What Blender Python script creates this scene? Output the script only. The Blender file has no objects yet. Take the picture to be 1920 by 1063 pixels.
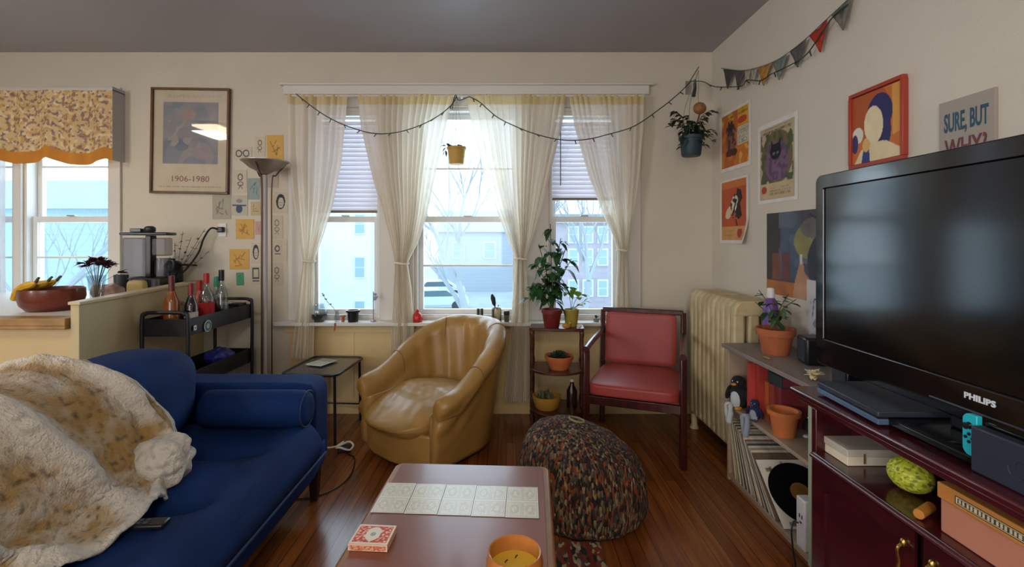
import bpy, bmesh, math, random
from mathutils import Vector, Matrix, noise
R = math.radians
S = bpy.context.scene
COL = S.collection
random.seed(7)

# ------------------------------------------------------------------ camera, world, exposure
FPX = 900.0                      # focal length in pixels of the 1920 px wide frame
EYE = 1.30
CX, CY = 950.0, 450.0            # principal point
cam_d = bpy.data.cameras.new('camera'); cam = bpy.data.objects.new('camera', cam_d); COL.objects.link(cam)
cam.location = (0, 0, EYE); cam.rotation_euler = (R(90), 0, 0)
cam_d.sensor_width = 36; cam_d.sensor_fit = 'HORIZONTAL'; cam_d.lens = 36*FPX/1920
cam_d.shift_x = (960-CX)/1920; cam_d.shift_y = -(531.5-CY)/1920
cam_d.clip_start = .02; cam_d.clip_end = 300
S.camera = cam

world = bpy.data.worlds.new('sky'); S.world = world; world.use_nodes = True
wn = world.node_tree; wn.nodes.clear()
wo = wn.nodes.new('ShaderNodeOutputWorld'); wb = wn.nodes.new('ShaderNodeBackground')
wr = wn.nodes.new('ShaderNodeValToRGB'); wt = wn.nodes.new('ShaderNodeTexCoord'); wsx = wn.nodes.new('ShaderNodeSeparateXYZ')
wn.links.new(wt.outputs['Generated'], wsx.inputs[0]); wn.links.new(wsx.outputs['Z'], wr.inputs[0])
wr.color_ramp.elements[0].position = 0.0; wr.color_ramp.elements[0].color = (.78, .87, .94, 1)
wr.color_ramp.elements[1].position = .6; wr.color_ramp.elements[1].color = (.62, .80, 1.0, 1)
wn.links.new(wr.outputs[0], wb.inputs[0]); wb.inputs[1].default_value = 1.55
wn.links.new(wb.outputs[0], wo.inputs[0])

def area(name, loc, rot, sx, sy, power, color):
    d = bpy.data.lights.new(name, 'AREA'); d.shape = 'RECTANGLE'; d.size = sx; d.size_y = sy; d.energy = power; d.color = color
    o = bpy.data.objects.new(name, d); COL.objects.link(o); o.location = loc; o.rotation_euler = rot
    return o
# sky light entering at each window (just outside the panes, pointing into the room)
DAY = (.80, .90, 1.0)
area('daylight_fill', (-1.22, 3.86, 1.5), (R(-90), 0, 0), .6, 1.6, 4, DAY)
area('daylight_fill', (-.29, 3.86, 1.5), (R(-90), 0, 0), .8, 1.6, 6, DAY)
area('daylight_fill', (.59, 3.86, 1.5), (R(-90), 0, 0), .6, 1.6, 4, DAY)
area('daylight_fill', (-3.3, 3.86, 1.6), (R(-90), 0, 0), .7, 1.4, 5, DAY)
# kitchen lamp, and a fill lamp added behind the camera (their fittings are built further down)
LAMP = (1.0, .86, .66)
area('fill_lamp', (.1, -1.2, 2.58), (0, 0, 0), .5, .5, 22, LAMP)
area('kitchen_lamp', (-3.6, 1.2, 2.60), (0, 0, 0), .3, .5, 14, LAMP)
# fill lamps added behind the camera, at the rear and left walls
area('daylight_fill', (-1.2, -2.45, 1.5), (R(90), 0, 0), 2.2, 1.5, 24, (.97, .97, 1.0))
area('daylight_fill', (-4.72, -1.9, 1.5), (0, R(-90), 0), 1.4, 1.3, 62, (.97, .97, 1.0))

S.view_settings.view_transform = 'Standard'; S.view_settings.look = 'None'
S.view_settings.exposure = 0.75; S.view_settings.gamma = 1.0; S.view_settings.use_curve_mapping = False
S.cycles.use_denoising = True
S.cycles.max_bounces = 10; S.cycles.transparent_max_bounces = 16
S.cycles.sample_clamp_indirect = 4.0

# ------------------------------------------------------------------ helpers
def px(x, y, D):
    """point of the place seen at image position x, y at depth D (metres from the camera)"""
    return Vector(((x-CX)*D/FPX, D, EYE-(y-CY)*D/FPX))
def lin(c):
    if isinstance(c, str):
        c = c.lstrip('#'); c = [int(c[i:i+2], 16)/255 for i in (0, 2, 4)]
    return tuple((v/12.92 if v <= .04045 else ((v+.055)/1.055)**2.4) for v in c)

MATS = {}
def mat(name, col, rough=.5, metal=0, var=0, scale=8, bump=0, bscale=60, sheen=0, coat=0, emit=0, spec=.5, col2=None, stretch=None, trans=0, vc=False, detail=4):
    if name in MATS: return MATS[name]
    m = bpy.data.materials.new(name); m.use_nodes = True; nt = m.node_tree
    b = nt.nodes['Principled BSDF']; c = lin(col)
    b.inputs['Base Color'].default_value = (*c, 1); b.inputs['Roughness'].default_value = rough
    b.inputs['Metallic'].default_value = metal; b.inputs['Specular IOR Level'].default_value = spec
    if sheen: b.inputs['Sheen Weight'].default_value = sheen; b.inputs['Sheen Roughness'].default_value = .4
    if coat: b.inputs['Coat Weight'].default_value = coat; b.inputs['Coat Roughness'].default_value = .08
    if emit: b.inputs['Emission Color'].default_value = (*c, 1); b.inputs['Emission Strength'].default_value = emit
    if trans: b.inputs['Transmission Weight'].default_value = trans
    tc = nt.nodes.new('ShaderNodeTexCoord'); mp = nt.nodes.new('ShaderNodeMapping')
    nt.links.new(tc.outputs['Object'], mp.inputs[0])
    if stretch: mp.inputs['Scale'].default_value = stretch
    if vc:
        a = nt.nodes.new('ShaderNodeVertexColor'); a.layer_name = 'print'; nt.links.new(a.outputs[0], b.inputs['Base Color'])
    elif var or col2:
        n = nt.nodes.new('ShaderNodeTexNoise'); n.inputs['Scale'].default_value = scale; n.inputs['Detail'].default_value = detail
        nt.links.new(mp.outputs[0], n.inputs['Vector'])
        r = nt.nodes.new('ShaderNodeValToRGB')
        c2 = lin(col2) if col2 else tuple(v*(1-var) for v in c)
        r.color_ramp.elements[0].position = .35; r.color_ramp.elements[0].color = (*c2, 1)
        r.color_ramp.elements[1].position = .65; r.color_ramp.elements[1].color = (*c, 1)
        nt.links.new(n.outputs[0], r.inputs[0]); nt.links.new(r.outputs[0], b.inputs['Base Color'])
    if bump:
        n = nt.nodes.new('ShaderNodeTexNoise'); n.inputs['Scale'].default_value = bscale; n.inputs['Detail'].default_value = 3
        bp = nt.nodes.new('ShaderNodeBump'); bp.inputs['Strength'].default_value = bump; bp.inputs['Distance'].default_value = .01
        nt.links.new(mp.outputs[0], n.inputs['Vector']); nt.links.new(n.outputs[0], bp.inputs['Height']); nt.links.new(bp.outputs[0], b.inputs['Normal'])
    MATS[name] = m
    return m

class MB:
    def __init__(s): s.v = []; s.f = []; s.m = []; s.mi = 0; s.c = None; s.M = Matrix()
    def add(s, vs, fs, cols=None):
        o = len(s.v)
        s.v += [s.M @ Vector(v) for v in vs]
        s.f += [tuple(i+o for i in f) for f in fs]; s.m += [s.mi]*len(fs)
        if cols is not None:
            if s.c is None: s.c = []
            s.c += cols
        return s
    def box(s, x0, x1, y0, y1, z0, z1):
        return s.add([(x0,y0,z0),(x1,y0,z0),(x1,y1,z0),(x0,y1,z0),(x0,y0,z1),(x1,y0,z1),(x1,y1,z1),(x0,y1,z1)],
                     [(0,3,2,1),(4,5,6,7),(0,1,5,4),(1,2,6,5),(2,3,7,6),(3,0,4,7)])
    def prism(s, poly, z0, z1):
        n = len(poly)
        return s.add([(p[0],p[1],z0) for p in poly]+[(p[0],p[1],z1) for p in poly],
                     [tuple(range(n))[::-1], tuple(range(n, 2*n))]+[(i,(i+1)%n,(i+1)%n+n,i+n) for i in range(n)])
    def lathe(s, prof, n=32, c=(0,0,0), cap=True):
        vs = []; fs = []
        for r, z in prof:
            for k in range(n):
                a = 2*math.pi*k/n; vs.append((c[0]+r*math.cos(a), c[1]+r*math.sin(a), c[2]+z))
        for i in range(len(prof)-1):
            for k in range(n):
                fs.append((i*n+k, i*n+(k+1)%n, (i+1)*n+(k+1)%n, (i+1)*n+k))
        if cap:
            fs.append(tuple(range(n))[::-1]); fs.append(tuple(range((len(prof)-1)*n, len(prof)*n)))
        return s.add(vs, fs)
    def tube(s, pts, r, n=8, closed=False):
        pts = [Vector(p) for p in pts]; N = len(pts); vs = []; fs = []
        rr = r if isinstance(r, (list, tuple)) else [r]*N
        up = None
        for i, p in enumerate(pts):
            if closed: t = pts[(i+1)%N]-pts[i-1]
            else: t = pts[min(i+1, N-1)]-pts[max(i-1, 0)]
            if t.length < 1e-9: t = Vector((0,0,1))
            t.normalize()
            if up is None: up = Vector((0,0,1)) if abs(t.z) < .9 else Vector((1,0,0))
            a = up-t*up.dot(t)
            if a.length < 1e-4: a = t.orthogonal()
            a.normalize(); up = a; b = t.cross(a)
            for k in range(n):
                an = 2*math.pi*k/n; vs.append(p+(a*math.cos(an)+b*math.sin(an))*rr[i])
        M = N if closed else N-1
        for i in range(M):
            for k in range(n):
                j = (i+1)%N; fs.append((i*n+k, i*n+(k+1)%n, j*n+(k+1)%n, j*n+k))
        if not closed:
            fs.append(tuple(range(n))[::-1]); fs.append(tuple(range((N-1)*n, N*n)))
        return s.add(vs, fs)
    def bar(s, a, b, w, h=None):
        """rectangular bar from a to b"""
        a = Vector(a); b = Vector(b); h = h or w; t = (b-a).normalized()
        u = Vector((0,0,1)) if abs(t.z) < .95 else Vector((0,1,0))
        x = t.cross(u).normalized(); y = x.cross(t).normalized(); vs = []
        for p in (a, b):
            for i, j in ((-1,-1),(1,-1),(1,1),(-1,1)): vs.append(p+x*i*w/2+y*j*h/2)
        return s.add(vs, [(0,3,2,1),(4,5,6,7),(0,1,5,4),(1,2,6,5),(2,3,7,6),(3,0,4,7)])
    def grid(s, fn, nu, nv, cfn=None, flip=False):
        vs = [fn(i/nu, j/nv) for j in range(nv+1) for i in range(nu+1)]
        cols = [cfn(i/nu, j/nv) for j in range(nv+1) for i in range(nu+1)] if cfn else None
        fs = []
        for j in range(nv):
            for i in range(nu):
                a = j*(nu+1)+i; q = (a, a+1, a+nu+2, a+nu+1); fs.append(q[::-1] if flip else q)
        return s.add(vs, fs, cols)
    def soft(s, c, h, n=8, p=4, fn=None):
        """soft block: centre c, half sizes h, p-norm roundness"""
        vs = []; fs = []; idx = {}
        def V(a):
            k = tuple(round(x, 4) for x in a)
            if k not in idx:
                m = sum(abs(x)**p for x in a)**(1/p); q = [x/m for x in a]
                w = Vector((c[0]+q[0]*h[0], c[1]+q[1]*h[1], c[2]+q[2]*h[2]))
                if fn: w = fn(w, Vector(q))
                idx[k] = len(vs); vs.append(w)
            return idx[k]
        for ax in range(3):
            for sg in (-1, 1):
                for i in range(n):
                    for j in range(n):
                        q = []
                        for (ii, jj) in ((i,j),(i+1,j),(i+1,j+1),(i,j+1)):
                            a = [0,0,0]; a[ax] = sg; a[(ax+1)%3] = math.tan(math.pi/4*(2*ii/n-1)); a[(ax+2)%3] = math.tan(math.pi/4*(2*jj/n-1))
                            q.append(V(a))
                        fs.append(tuple(q) if sg > 0 else tuple(q[::-1]))
        return s.add(vs, fs)
    def leaf(s, base, d, length, width, droop=.3, up=Vector((0,0,1))):
        d = Vector(d).normalized(); side = d.cross(up)
        if side.length < .01: side = Vector((1,0,0))
        side.normalize(); nrm = side.cross(d); base = Vector(base); vs = []
        for t, w in ((0,.08),(.25,.8),(.55,1),(.8,.6),(1,.03)):
            p = base+d*length*t-Vector((0,0,1))*droop*length*t*t
            for k in (-1, 0, 1): vs.append(p+side*width*.5*w*k+nrm*(-.12*width*abs(k)*w*-1))
        fs = []
        for i in range(4):
            for k in range(2): a = i*3+k; fs.append((a, a+1, a+4, a+3))
        return s.add(vs, fs)

def obj(name, mb, m, parent=None, bevel=0, smooth=40, sub=0, loc=None, solid=0, seg=2):
    me = bpy.data.meshes.new(name); me.from_pydata([tuple(v) for v in mb.v], [], mb.f); me.update()
    ms = m if isinstance(m, list) else [m]
    for x in ms: me.materials.append(x)
    if len(ms) > 1: me.polygons.foreach_set('material_index', mb.m)
    if mb.c is not None and len(mb.c) == len(mb.v):
        at = me.color_attributes.new('print', 'FLOAT_COLOR', 'POINT')
        at.data.foreach_set('color', [x for c in mb.c for x in (*c[:3], 1.0)])
    if smooth:
        me.shade_smooth()
        if smooth < 180: me.set_sharp_from_angle(angle=R(smooth))
    o = bpy.data.objects.new(name, me); COL.objects.link(o)
    if parent: o.parent = parent
    if loc: o.location = loc
    if bevel:
        b = o.modifiers.new('bevel', 'BEVEL'); b.width = bevel; b.segments = seg; b.limit_method = 'ANGLE'; b.angle_limit = R(40)
    if solid:
        b = o.modifiers.new('solid', 'SOLIDIFY'); b.thickness = solid; b.offset = 0
    if sub:
        b = o.modifiers.new('sub', 'SUBSURF'); b.levels = sub; b.render_levels = sub
    return o
def tag(o, label=None, cat=None, group=None, kind=None):
    if label: o['label'] = label
    if cat: o['category'] = cat
    if group: o['group'] = group
    if kind: o['kind'] = kind
    return o
def thing(name, label, cat, loc=(0,0,0), rotz=0, group=None):
    o = bpy.data.objects.new(name, None); o.empty_display_size = .1; COL.objects.link(o)
    o.location = loc; o.rotation_euler = (0, 0, R(rotz))
    return tag(o, label, cat, group)
def struct(name, mb, m, parent=None, **k):
    o = obj(name, mb, m, parent, **k)
    if parent is None: o['kind'] = 'structure'
    return o
def dup(root, loc=None, rotz=None, label=None):
    r = root.copy(); COL.objects.link(r)
    if loc is not None: r.location = loc
    if rotz is not None: r.rotation_euler = (0, 0, R(rotz))
    if label: r['label'] = label
    for ch in list(root.children):
        c = ch.copy(); COL.objects.link(c); c.parent = r
        for g in list(ch.children):
            d = g.copy(); COL.objects.link(d); d.parent = c
    return r
def bez(pts, n=12):
    """smooth curve through points (Catmull-Rom)"""
    P = [Vector(p) for p in pts]; P = [P[0]*2-P[1]]+P+[P[-1]*2-P[-2]]; out = []
    for i in range(1, len(P)-2):
        for k in range(n):
            t = k/n; a, b, c, d = P[i-1], P[i], P[i+1], P[i+2]
            out.append(.5*((2*b)+(c-a)*t+(2*a-5*b+4*c-d)*t*t+(3*b-a-3*c+d)*t**3))
    out.append(P[-2]); return out
def interp(tab, t):
    """piecewise linear interpolation of rows (t, a, b, ...)"""
    if t <= tab[0][0]: return tab[0][1:]
    for a, b in zip(tab, tab[1:]):
        if t <= b[0]:
            k = (t-a[0])/(b[0]-a[0]); return tuple(x+(y-x)*k for x, y in zip(a[1:], b[1:]))
    return tab[-1][1:]
def text_mb(body, size, m, parent, loc, rot=(R(90),0,0), sx=1.0, depth=.0006, name='lettering', spacing=1.0, bold=0):
    cu = bpy.data.curves.new(name, 'FONT'); cu.body = body; cu.size = size; cu.align_x = 'CENTER'; cu.align_y = 'CENTER'
    cu.extrude = depth; cu.space_character = spacing; cu.offset = bold; cu.resolution_u = 3
    t = bpy.data.objects.new('tmp', cu); COL.objects.link(t)
    dg = bpy.context.evaluated_depsgraph_get(); me = bpy.data.meshes.new_from_object(t.evaluated_get(dg))
    bpy.data.objects.remove(t); me.materials.clear(); me.materials.append(m)
    o = bpy.data.objects.new(name, me); COL.objects.link(o); o.parent = parent
    o.location = loc; o.rotation_euler = rot; o.scale = (sx, 1, 1)
    return o

# painter for printed artwork: list of shapes, later ones on top; u right, v up, both 0..1
def paint(bg, shapes, grain=0, seed=0, gs=9):
    bgl = lin(bg); sh = [(k, a, lin(c)) for k, a, c in shapes]
    def f(u, v):
        c = bgl
        for k, a, col in sh:
            hit = False
            if k == 'e':
                x, y, rx, ry = a[:4]; an = a[4] if len(a) > 4 else 0
                dx, dy = u-x, v-y; q = math.cos(an)*dx+math.sin(an)*dy; w = -math.sin(an)*dx+math.cos(an)*dy
                hit = (q/rx)**2+(w/ry)**2 < 1
            elif k == 'r': hit = a[0] <= u <= a[2] and a[1] <= v <= a[3]
            elif k == 'l':
                x0, y0, x1, y1, w = a; dx, dy = x1-x0, y1-y0; L = dx*dx+dy*dy
                t = max(0, min(1, ((u-x0)*dx+(v-y0)*dy)/L)); hit = math.hypot(u-x0-t*dx, v-y0-t*dy) < w
            elif k == 'p':
                n = len(a); j = n-1
                for i in range(n):
                    if (a[i][1] > v) != (a[j][1] > v) and u < (a[j][0]-a[i][0])*(v-a[i][1])/(a[j][1]-a[i][1])+a[i][0]: hit = not hit
                    j = i
            elif k == 'n':   # noise blotches
                sc, th, x0, y0, x1, y1 = a
                hit = x0 <= u <= x1 and y0 <= v <= y1 and noise.noise(Vector((u*sc, v*sc, seed+sc))) > th
            elif k == 't':   # rows of illegible small print
                x0, y0, x1, y1, rows = a
                if x0 <= u <= x1 and y0 <= v <= y1:
                    r = (v-y0)/(y1-y0)*rows; hit = (r % 1) < .5 and noise.noise(Vector((u*60, int(r)*7.3, seed))) > -.1
            if hit: c = col
        if grain:
            g = 1+grain*noise.noise(Vector((u*gs, v*gs, seed+.5))); c = tuple(min(1, x*g) for x in c)
        return c
    return f
def panel(w, h, fn, nx=60, ny=80, t=.0015, curl=None):
    """flat printed sheet, local x right, z up, facing -y, origin at its centre"""
    mb = MB()
    def P(u, v):
        y = -t/2
        if curl: y -= curl(u, v)
        return ((u-.5)*w, y, (v-.5)*h)
    mb.grid(P, nx, ny, lambda u, v: fn(u, v))
    back = lambda u, v: (.75, .73, .68)
    def Q(u, v): p = P(u, v); return (p[0], p[1]+t, p[2])
    mb.grid(Q, nx, ny, back, flip=True)
    n0 = 0; m0 = (nx+1)*(ny+1)
    def rim(ids):
        for a, b in zip(ids, ids[1:]): mb.f.append((a, a+m0, b+m0, b)); mb.m.append(0)
    rim([i for i in range(nx+1)][::-1]); rim([ny*(nx+1)+i for i in range(nx+1)])
    rim([j*(nx+1) for j in range(ny+1)]); rim([j*(nx+1)+nx for j in range(ny+1)][::-1])
    return mb

# ------------------------------------------------------------------ materials
wall_m = mat('wall_paint', '#d0c9b8', .62, var=.05, scale=2.5, bump=.08, bscale=90)
wall_rm = mat('wall_paint_right', '#d4cdbf', .6, var=.05, scale=2.0, bump=.08, bscale=90)
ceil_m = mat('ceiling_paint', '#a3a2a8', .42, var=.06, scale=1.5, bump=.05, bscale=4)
trim_m = mat('trim_white', '#d5d2cc', .45, bump=.03)
panel_m = mat('panel_cream', '#d8c08c', .5, var=.05, scale=3)
pony_m = mat('pony_paint', '#c2b48c', .6, var=.05, scale=3)
white_m = mat('white_paint', '#dcdad6', .4)
vinyl_m = mat('vinyl_frame', '#dfe2e2', .35)
pc_m = mat('printed', '#ffffff', .6, vc=True)
pcg_m = mat('printed_gloss', '#ffffff', .25, vc=True)
black_m = mat('black_plastic', '#131318', .35)
blackg_m = mat('gloss_black', '#08080b', .2, spec=.4)
dark_m = mat('dark_metal', '#1c1d24', .4, metal=.3)
brass_m = mat('brass', '#b89a58', .3, metal=1)
steel_m = mat('steel', '#b6b4b2', .3, metal=.9)
terra_m = mat('terracotta', '#b0623a', .75, var=.25, scale=12, bump=.1)
soil_m = mat('soil', '#2c1f16', .95, bump=.6, bscale=90)
leaf_m = mat('leaf_green', '#2c5a2a', .45, col2='#1b3a20', scale=14)
leafl_m = mat('leaf_light', '#8ba33a', .45, col2='#5b8a35', scale=14)
leafd_m = mat('leaf_dark', '#21402a', .5, col2='#15281c', scale=20)
stem_m = mat('stem', '#5b4a2c', .7)
mahog_m = mat('mahogany', '#4a1a16', .3, col2='#2e0d0d', scale=5, stretch=(6,1,1), coat=.3)
cherry_m = mat('cherry_dark', '#4c121c', .25, col2='#320a12', scale=4, stretch=(4,.6,4), coat=.4)
walnut_m = mat('stand_wood', '#5a2e1c', .35, col2='#3c1c12', scale=6, stretch=(1,1,5), coat=.2)

def glass(name, tint=(1,1,1), gloss=.06, rough=.03):
    m = bpy.data.materials.new(name); m.use_nodes = True; nt = m.node_tree; nt.nodes.clear()
    o = nt.nodes.new('ShaderNodeOutputMaterial'); t = nt.nodes.new('ShaderNodeBsdfTransparent'); g = nt.nodes.new('ShaderNodeBsdfGlossy'); x = nt.nodes.new('ShaderNodeMixShader')
    t.inputs[0].default_value = (*tint, 1); g.inputs['Roughness'].default_value = rough; x.inputs[0].default_value = gloss
    nt.links.new(t.outputs[0], x.inputs[1]); nt.links.new(g.outputs[0], x.inputs[2]); nt.links.new(x.outputs[0], o.inputs[0]); return m
pane_m = glass('window_glass', (.95,.99,1.0), .04)
jar_m = glass('jar_glass', (.72,.78,.80), .14)
sheerp_m = None
def sheer(name, col, transp, tr=.55):
    m = bpy.data.materials.new(name); m.use_nodes = True; nt = m.node_tree; nt.nodes.clear()
    o = nt.nodes.new('ShaderNodeOutputMaterial'); t = nt.nodes.new('ShaderNodeBsdfTransparent'); d = nt.nodes.new('ShaderNodeBsdfDiffuse'); tl = nt.nodes.new('ShaderNodeBsdfTranslucent')
    a = nt.nodes.new('ShaderNodeMixShader'); b = nt.nodes.new('ShaderNodeMixShader'); c = (*lin(col), 1)
    d.inputs[0].default_value = c; tl.inputs[0].default_value = c; a.inputs[0].default_value = tr
    nt.links.new(d.outputs[0], a.inputs[1]); nt.links.new(tl.outputs[0], a.inputs[2])
    b.inputs[0].default_value = transp; nt.links.new(a.outputs[0], b.inputs[1]); nt.links.new(t.outputs[0], b.inputs[2]); nt.links.new(b.outputs[0], o.inputs[0]); return m
sheer_m = sheer('sheer_curtain', '#f1e9da', .14, .42)
head_m = sheer('curtain_heading', '#e6d2a0', .12, .4)
blind_m = sheer('blind_slats', '#eceaf0', .0, .35)

# wooden floor
def floor_mat():
    m = bpy.data.materials.new('floor_boards'); m.use_nodes = True; nt = m.node_tree; b = nt.nodes['Principled BSDF']
    tc = nt.nodes.new('ShaderNodeTexCoord'); mp = nt.nodes.new('ShaderNodeMapping'); mp.inputs['Rotation'].default_value = (0,0,R(90))
    br = nt.nodes.new('ShaderNodeTexBrick'); br.inputs['Scale'].default_value = 1; br.inputs['Brick Width'].default_value = 1.3; br.inputs['Row Height'].default_value = .057
    br.inputs['Mortar Size'].default_value = .0013; br.offset = .37; br.inputs['Bias'].default_value = 0
    br.inputs['Color1'].default_value = (*lin('#94582c'), 1); br.inputs['Color2'].default_value = (*lin('#74401f'), 1); br.inputs['Mortar'].default_value = (*lin('#2a130a'), 1)
    nt.links.new(tc.outputs['Object'], mp.inputs[0]); nt.links.new(mp.outputs[0], br.inputs[0])
    n = nt.nodes.new('ShaderNodeTexNoise'); mp2 = nt.nodes.new('ShaderNodeMapping'); mp2.inputs['Scale'].default_value = (26, 1.5, 1); n.inputs['Scale'].default_value = 1.6; n.inputs['Detail'].default_value = 5
    nt.links.new(tc.outputs['Object'], mp2.inputs[0]); nt.links.new(mp2.outputs[0], n.inputs['Vector'])
    r = nt.nodes.new('ShaderNodeValToRGB'); r.color_ramp.elements[0].position = .3; r.color_ramp.elements[0].color = (.62,.56,.50,1); r.color_ramp.elements[1].position = .7; r.color_ramp.elements[1].color = (1.15,1.12,1.05,1)
    nt.links.new(n.outputs[0], r.inputs[0])
    x = nt.nodes.new('ShaderNodeMix'); x.data_type = 'RGBA'; x.blend_type = 'MULTIPLY'; x.inputs[0].default_value = 1
    nt.links.new(br.outputs['Color'], x.inputs[6]); nt.links.new(r.outputs[0], x.inputs[7]); nt.links.new(x.outputs[2], b.inputs['Base Color'])
    b.inputs['Roughness'].default_value = .2
    bp = nt.nodes.new('ShaderNodeBump'); bp.inputs['Strength'].default_value = .25; bp.inputs['Distance'].default_value = .003
    nt.links.new(br.outputs['Fac'], bp.inputs['Height']); bp.invert = True; nt.links.new(bp.outputs[0], b.inputs['Normal'])
    return m

# ------------------------------------------------------------------ room shell
XL, XR, YB, YF, H = -4.8, 1.54, 3.6, -2.6, 2.708
struct('floor', MB().box(XL-.15, XR+.15, YF-.15, YB+.15, -.12, 0), floor_mat())
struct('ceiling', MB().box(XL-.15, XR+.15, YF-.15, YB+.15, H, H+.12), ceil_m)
struct('wall_right', MB().box(XR, XR+.15, YF-.15, YB+.15, 0, H), wall_rm)
struct('wall_left', MB().box(XL-.15, XL, YF-.15, YB+.15, 0, H), wall_m)
struct('wall_front', MB().box(XL, XR, YF-.15, YF, 0, H), wall_m)
bw = MB()
KZ0, KZ1, WZ0, WZ1 = .84, 2.32, .715, 2.29
OPEN = [(-4.5,-3.69,KZ0,KZ1),(-3.625,-2.975,KZ0,KZ1),(-1.488,-.952,WZ0,WZ1),(-.688,.10,WZ0,WZ1),(.32,.86,WZ0,WZ1)]
xs = XL
for a, b, z0, z1 in OPEN:
    bw.box(xs, a, YB, YB+.15, 0, H); bw.box(a, b, YB, YB+.15, 0, z0); bw.box(a, b, YB, YB+.15, z1, H); xs = b
bw.box(xs, XR, YB, YB+.15, 0, H)
struct('wall_back', bw, wall_m, smooth=0)

def window(i, a, b, z0, z1, muntin=True):
    root = bpy.data.objects.new('window_%d' % i, None); COL.objects.link(root); root['kind'] = 'structure'; root.location = ((a+b)/2, YB, z0)
    w = (b-a)/2; h = z1-z0; f = .035; mid = 1.455-z0
    fr = MB()   # jamb liner
    fr.box(-w, -w+.02, .005, .145, 0, h); fr.box(w-.02, w, .005, .145, 0, h); fr.box(-w+.02, w-.02, .005, .145, h-.02, h); fr.box(-w+.02, w-.02, .005, .145, 0, .025)
    obj('window_frame', fr, white_m, root, bevel=.002)
    for nm, y, s0, s1 in (('lower_sash', .05, .025, mid+.025), ('upper_sash', .09, mid-.02, h-.02)):
        sb = MB(); W = w-.02
        sb.box(-W, -W+f, y, y+.035, s0, s1); sb.box(W-f, W, y, y+.035, s0, s1)
        sb.box(-W+f, W-f, y, y+.035, s0, s0+.035); sb.box(-W+f, W-f, y, y+.035, s1-.045, s1)
        s = obj(nm, sb, vinyl_m, root, bevel=.002)
        obj('pane', MB().box(-W+f, W-f, y+.014, y+.018, s0+.035, s1-.045), pane_m, s)
        if muntin:
            m = (s0+s1)/2-.005; obj('muntin', MB().box(-W+f, W-f, y+.006, y+.026, m-.007, m+.007), vinyl_m, s)
    lt = MB(); lt.box(-.03, .03, .03, .055, mid+.025, mid+.035); obj('sash_lock', lt, steel_m, root, bevel=.002)
    return root
wins = [window(i+1, *o, muntin=(i in (0,1,3))) for i, o in enumerate(OPEN)]

tr = MB()
tr.box(-1.66, 1.06, YB-.035, YB, 2.385, 2.45); tr.box(-1.69, 1.09, YB-.05, YB, 2.45, 2.465)
struct('trim_1', tr, trim_m, bevel=.003)                                  # head casing
tr = MB()
tr.box(-1.63, -1.495, YB-.02, YB, .70, 2.385); tr.box(-.945, -.695, YB-.02, YB, .70, 2.385); tr.box(.107, .313, YB-.02, YB, .70, 2.385); tr.box(.867, 1.00, YB-.02, YB, .70, 2.385)
tr.box(-1.495, -.945, YB-.02, YB, 2.295, 2.385); tr.box(-.695, .107, YB-.02, YB, 2.295, 2.385); tr.box(.313, .867, YB-.02, YB, 2.295, 2.385)
struct('trim_2', tr, trim_m, bevel=.002)                                  # side casings of the three windows
struct('trim_3', MB().box(-1.70, 1.05, YB-.125, YB+.05, .675, .70), trim_m, bevel=.004)    # window sill
tr = MB(); tr.box(-1.66, 1.02, YB-.02, YB, .61, .675)
for x in (-1.62, -1.16, -.70, -.2, .3, .78): tr.box(x, x+.02, YB-.014, YB, .12, .61)
tr.box(-1.62, 1.0, YB-.010, YB, .12, .61)
struct('trim_4', tr, panel_m, bevel=.002)                                 # panelling under the sill
tr = MB()
tr.box(-3.80, -3.69, YB-.02, YB, .80, 2.44) if False else None
tr.box(-3.69, -3.625, YB-.02, YB, .8, 2.40); tr.box(-2.975, -2.885, YB-.02, YB, .80, 2.44); tr.box(-4.6, -2.975, YB-.02, YB, 2.32, 2.44); tr.box(-4.6, -2.86, YB-.05, YB+.02, .80, .835)
struct('trim_5', tr, trim_m, bevel=.002)                                  # casing of the kitchen windows
struct('baseboard_back', MB().box(-1.95, XR, YB-.016, YB, 0, .12), panel_m, bevel=.003)
struct('baseboard_right', MB().box(XR-.016, XR, YF, YB-.016, 0, .12), trim_m, bevel=.003)

# unseen window frames added around the rear fill lamps, walls not cut
def added_window(i, loc, rz, w, h):
    root = bpy.data.objects.new('window_%d' % i, None); COL.objects.link(root); root['kind'] = 'structure'; root.location = loc; root.rotation_euler = (0, 0, R(rz))
    fr = MB(); fr.box(-w-.08, -w, 0, .03, -.08, h+.08); fr.box(w, w+.08, 0, .03, -.08, h+.08); fr.box(-w, w, 0, .03, -.08, 0); fr.box(-w, w, 0, .03, h, h+.08); fr.box(-w, w, .0, .025, h/2-.02, h/2+.02)
    obj('window_frame', fr, white_m, root, bevel=.002); obj('pane', MB().box(-w, w, .004, .008, 0, h), mat('added_pane', '#dfe9f2', .2), root)
added_window(6, (-1.2, YF, .75), 0, 1.1, 1.5)
added_window(7, (XL, -1.9, .8), -90, .65, 1.4)

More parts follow.
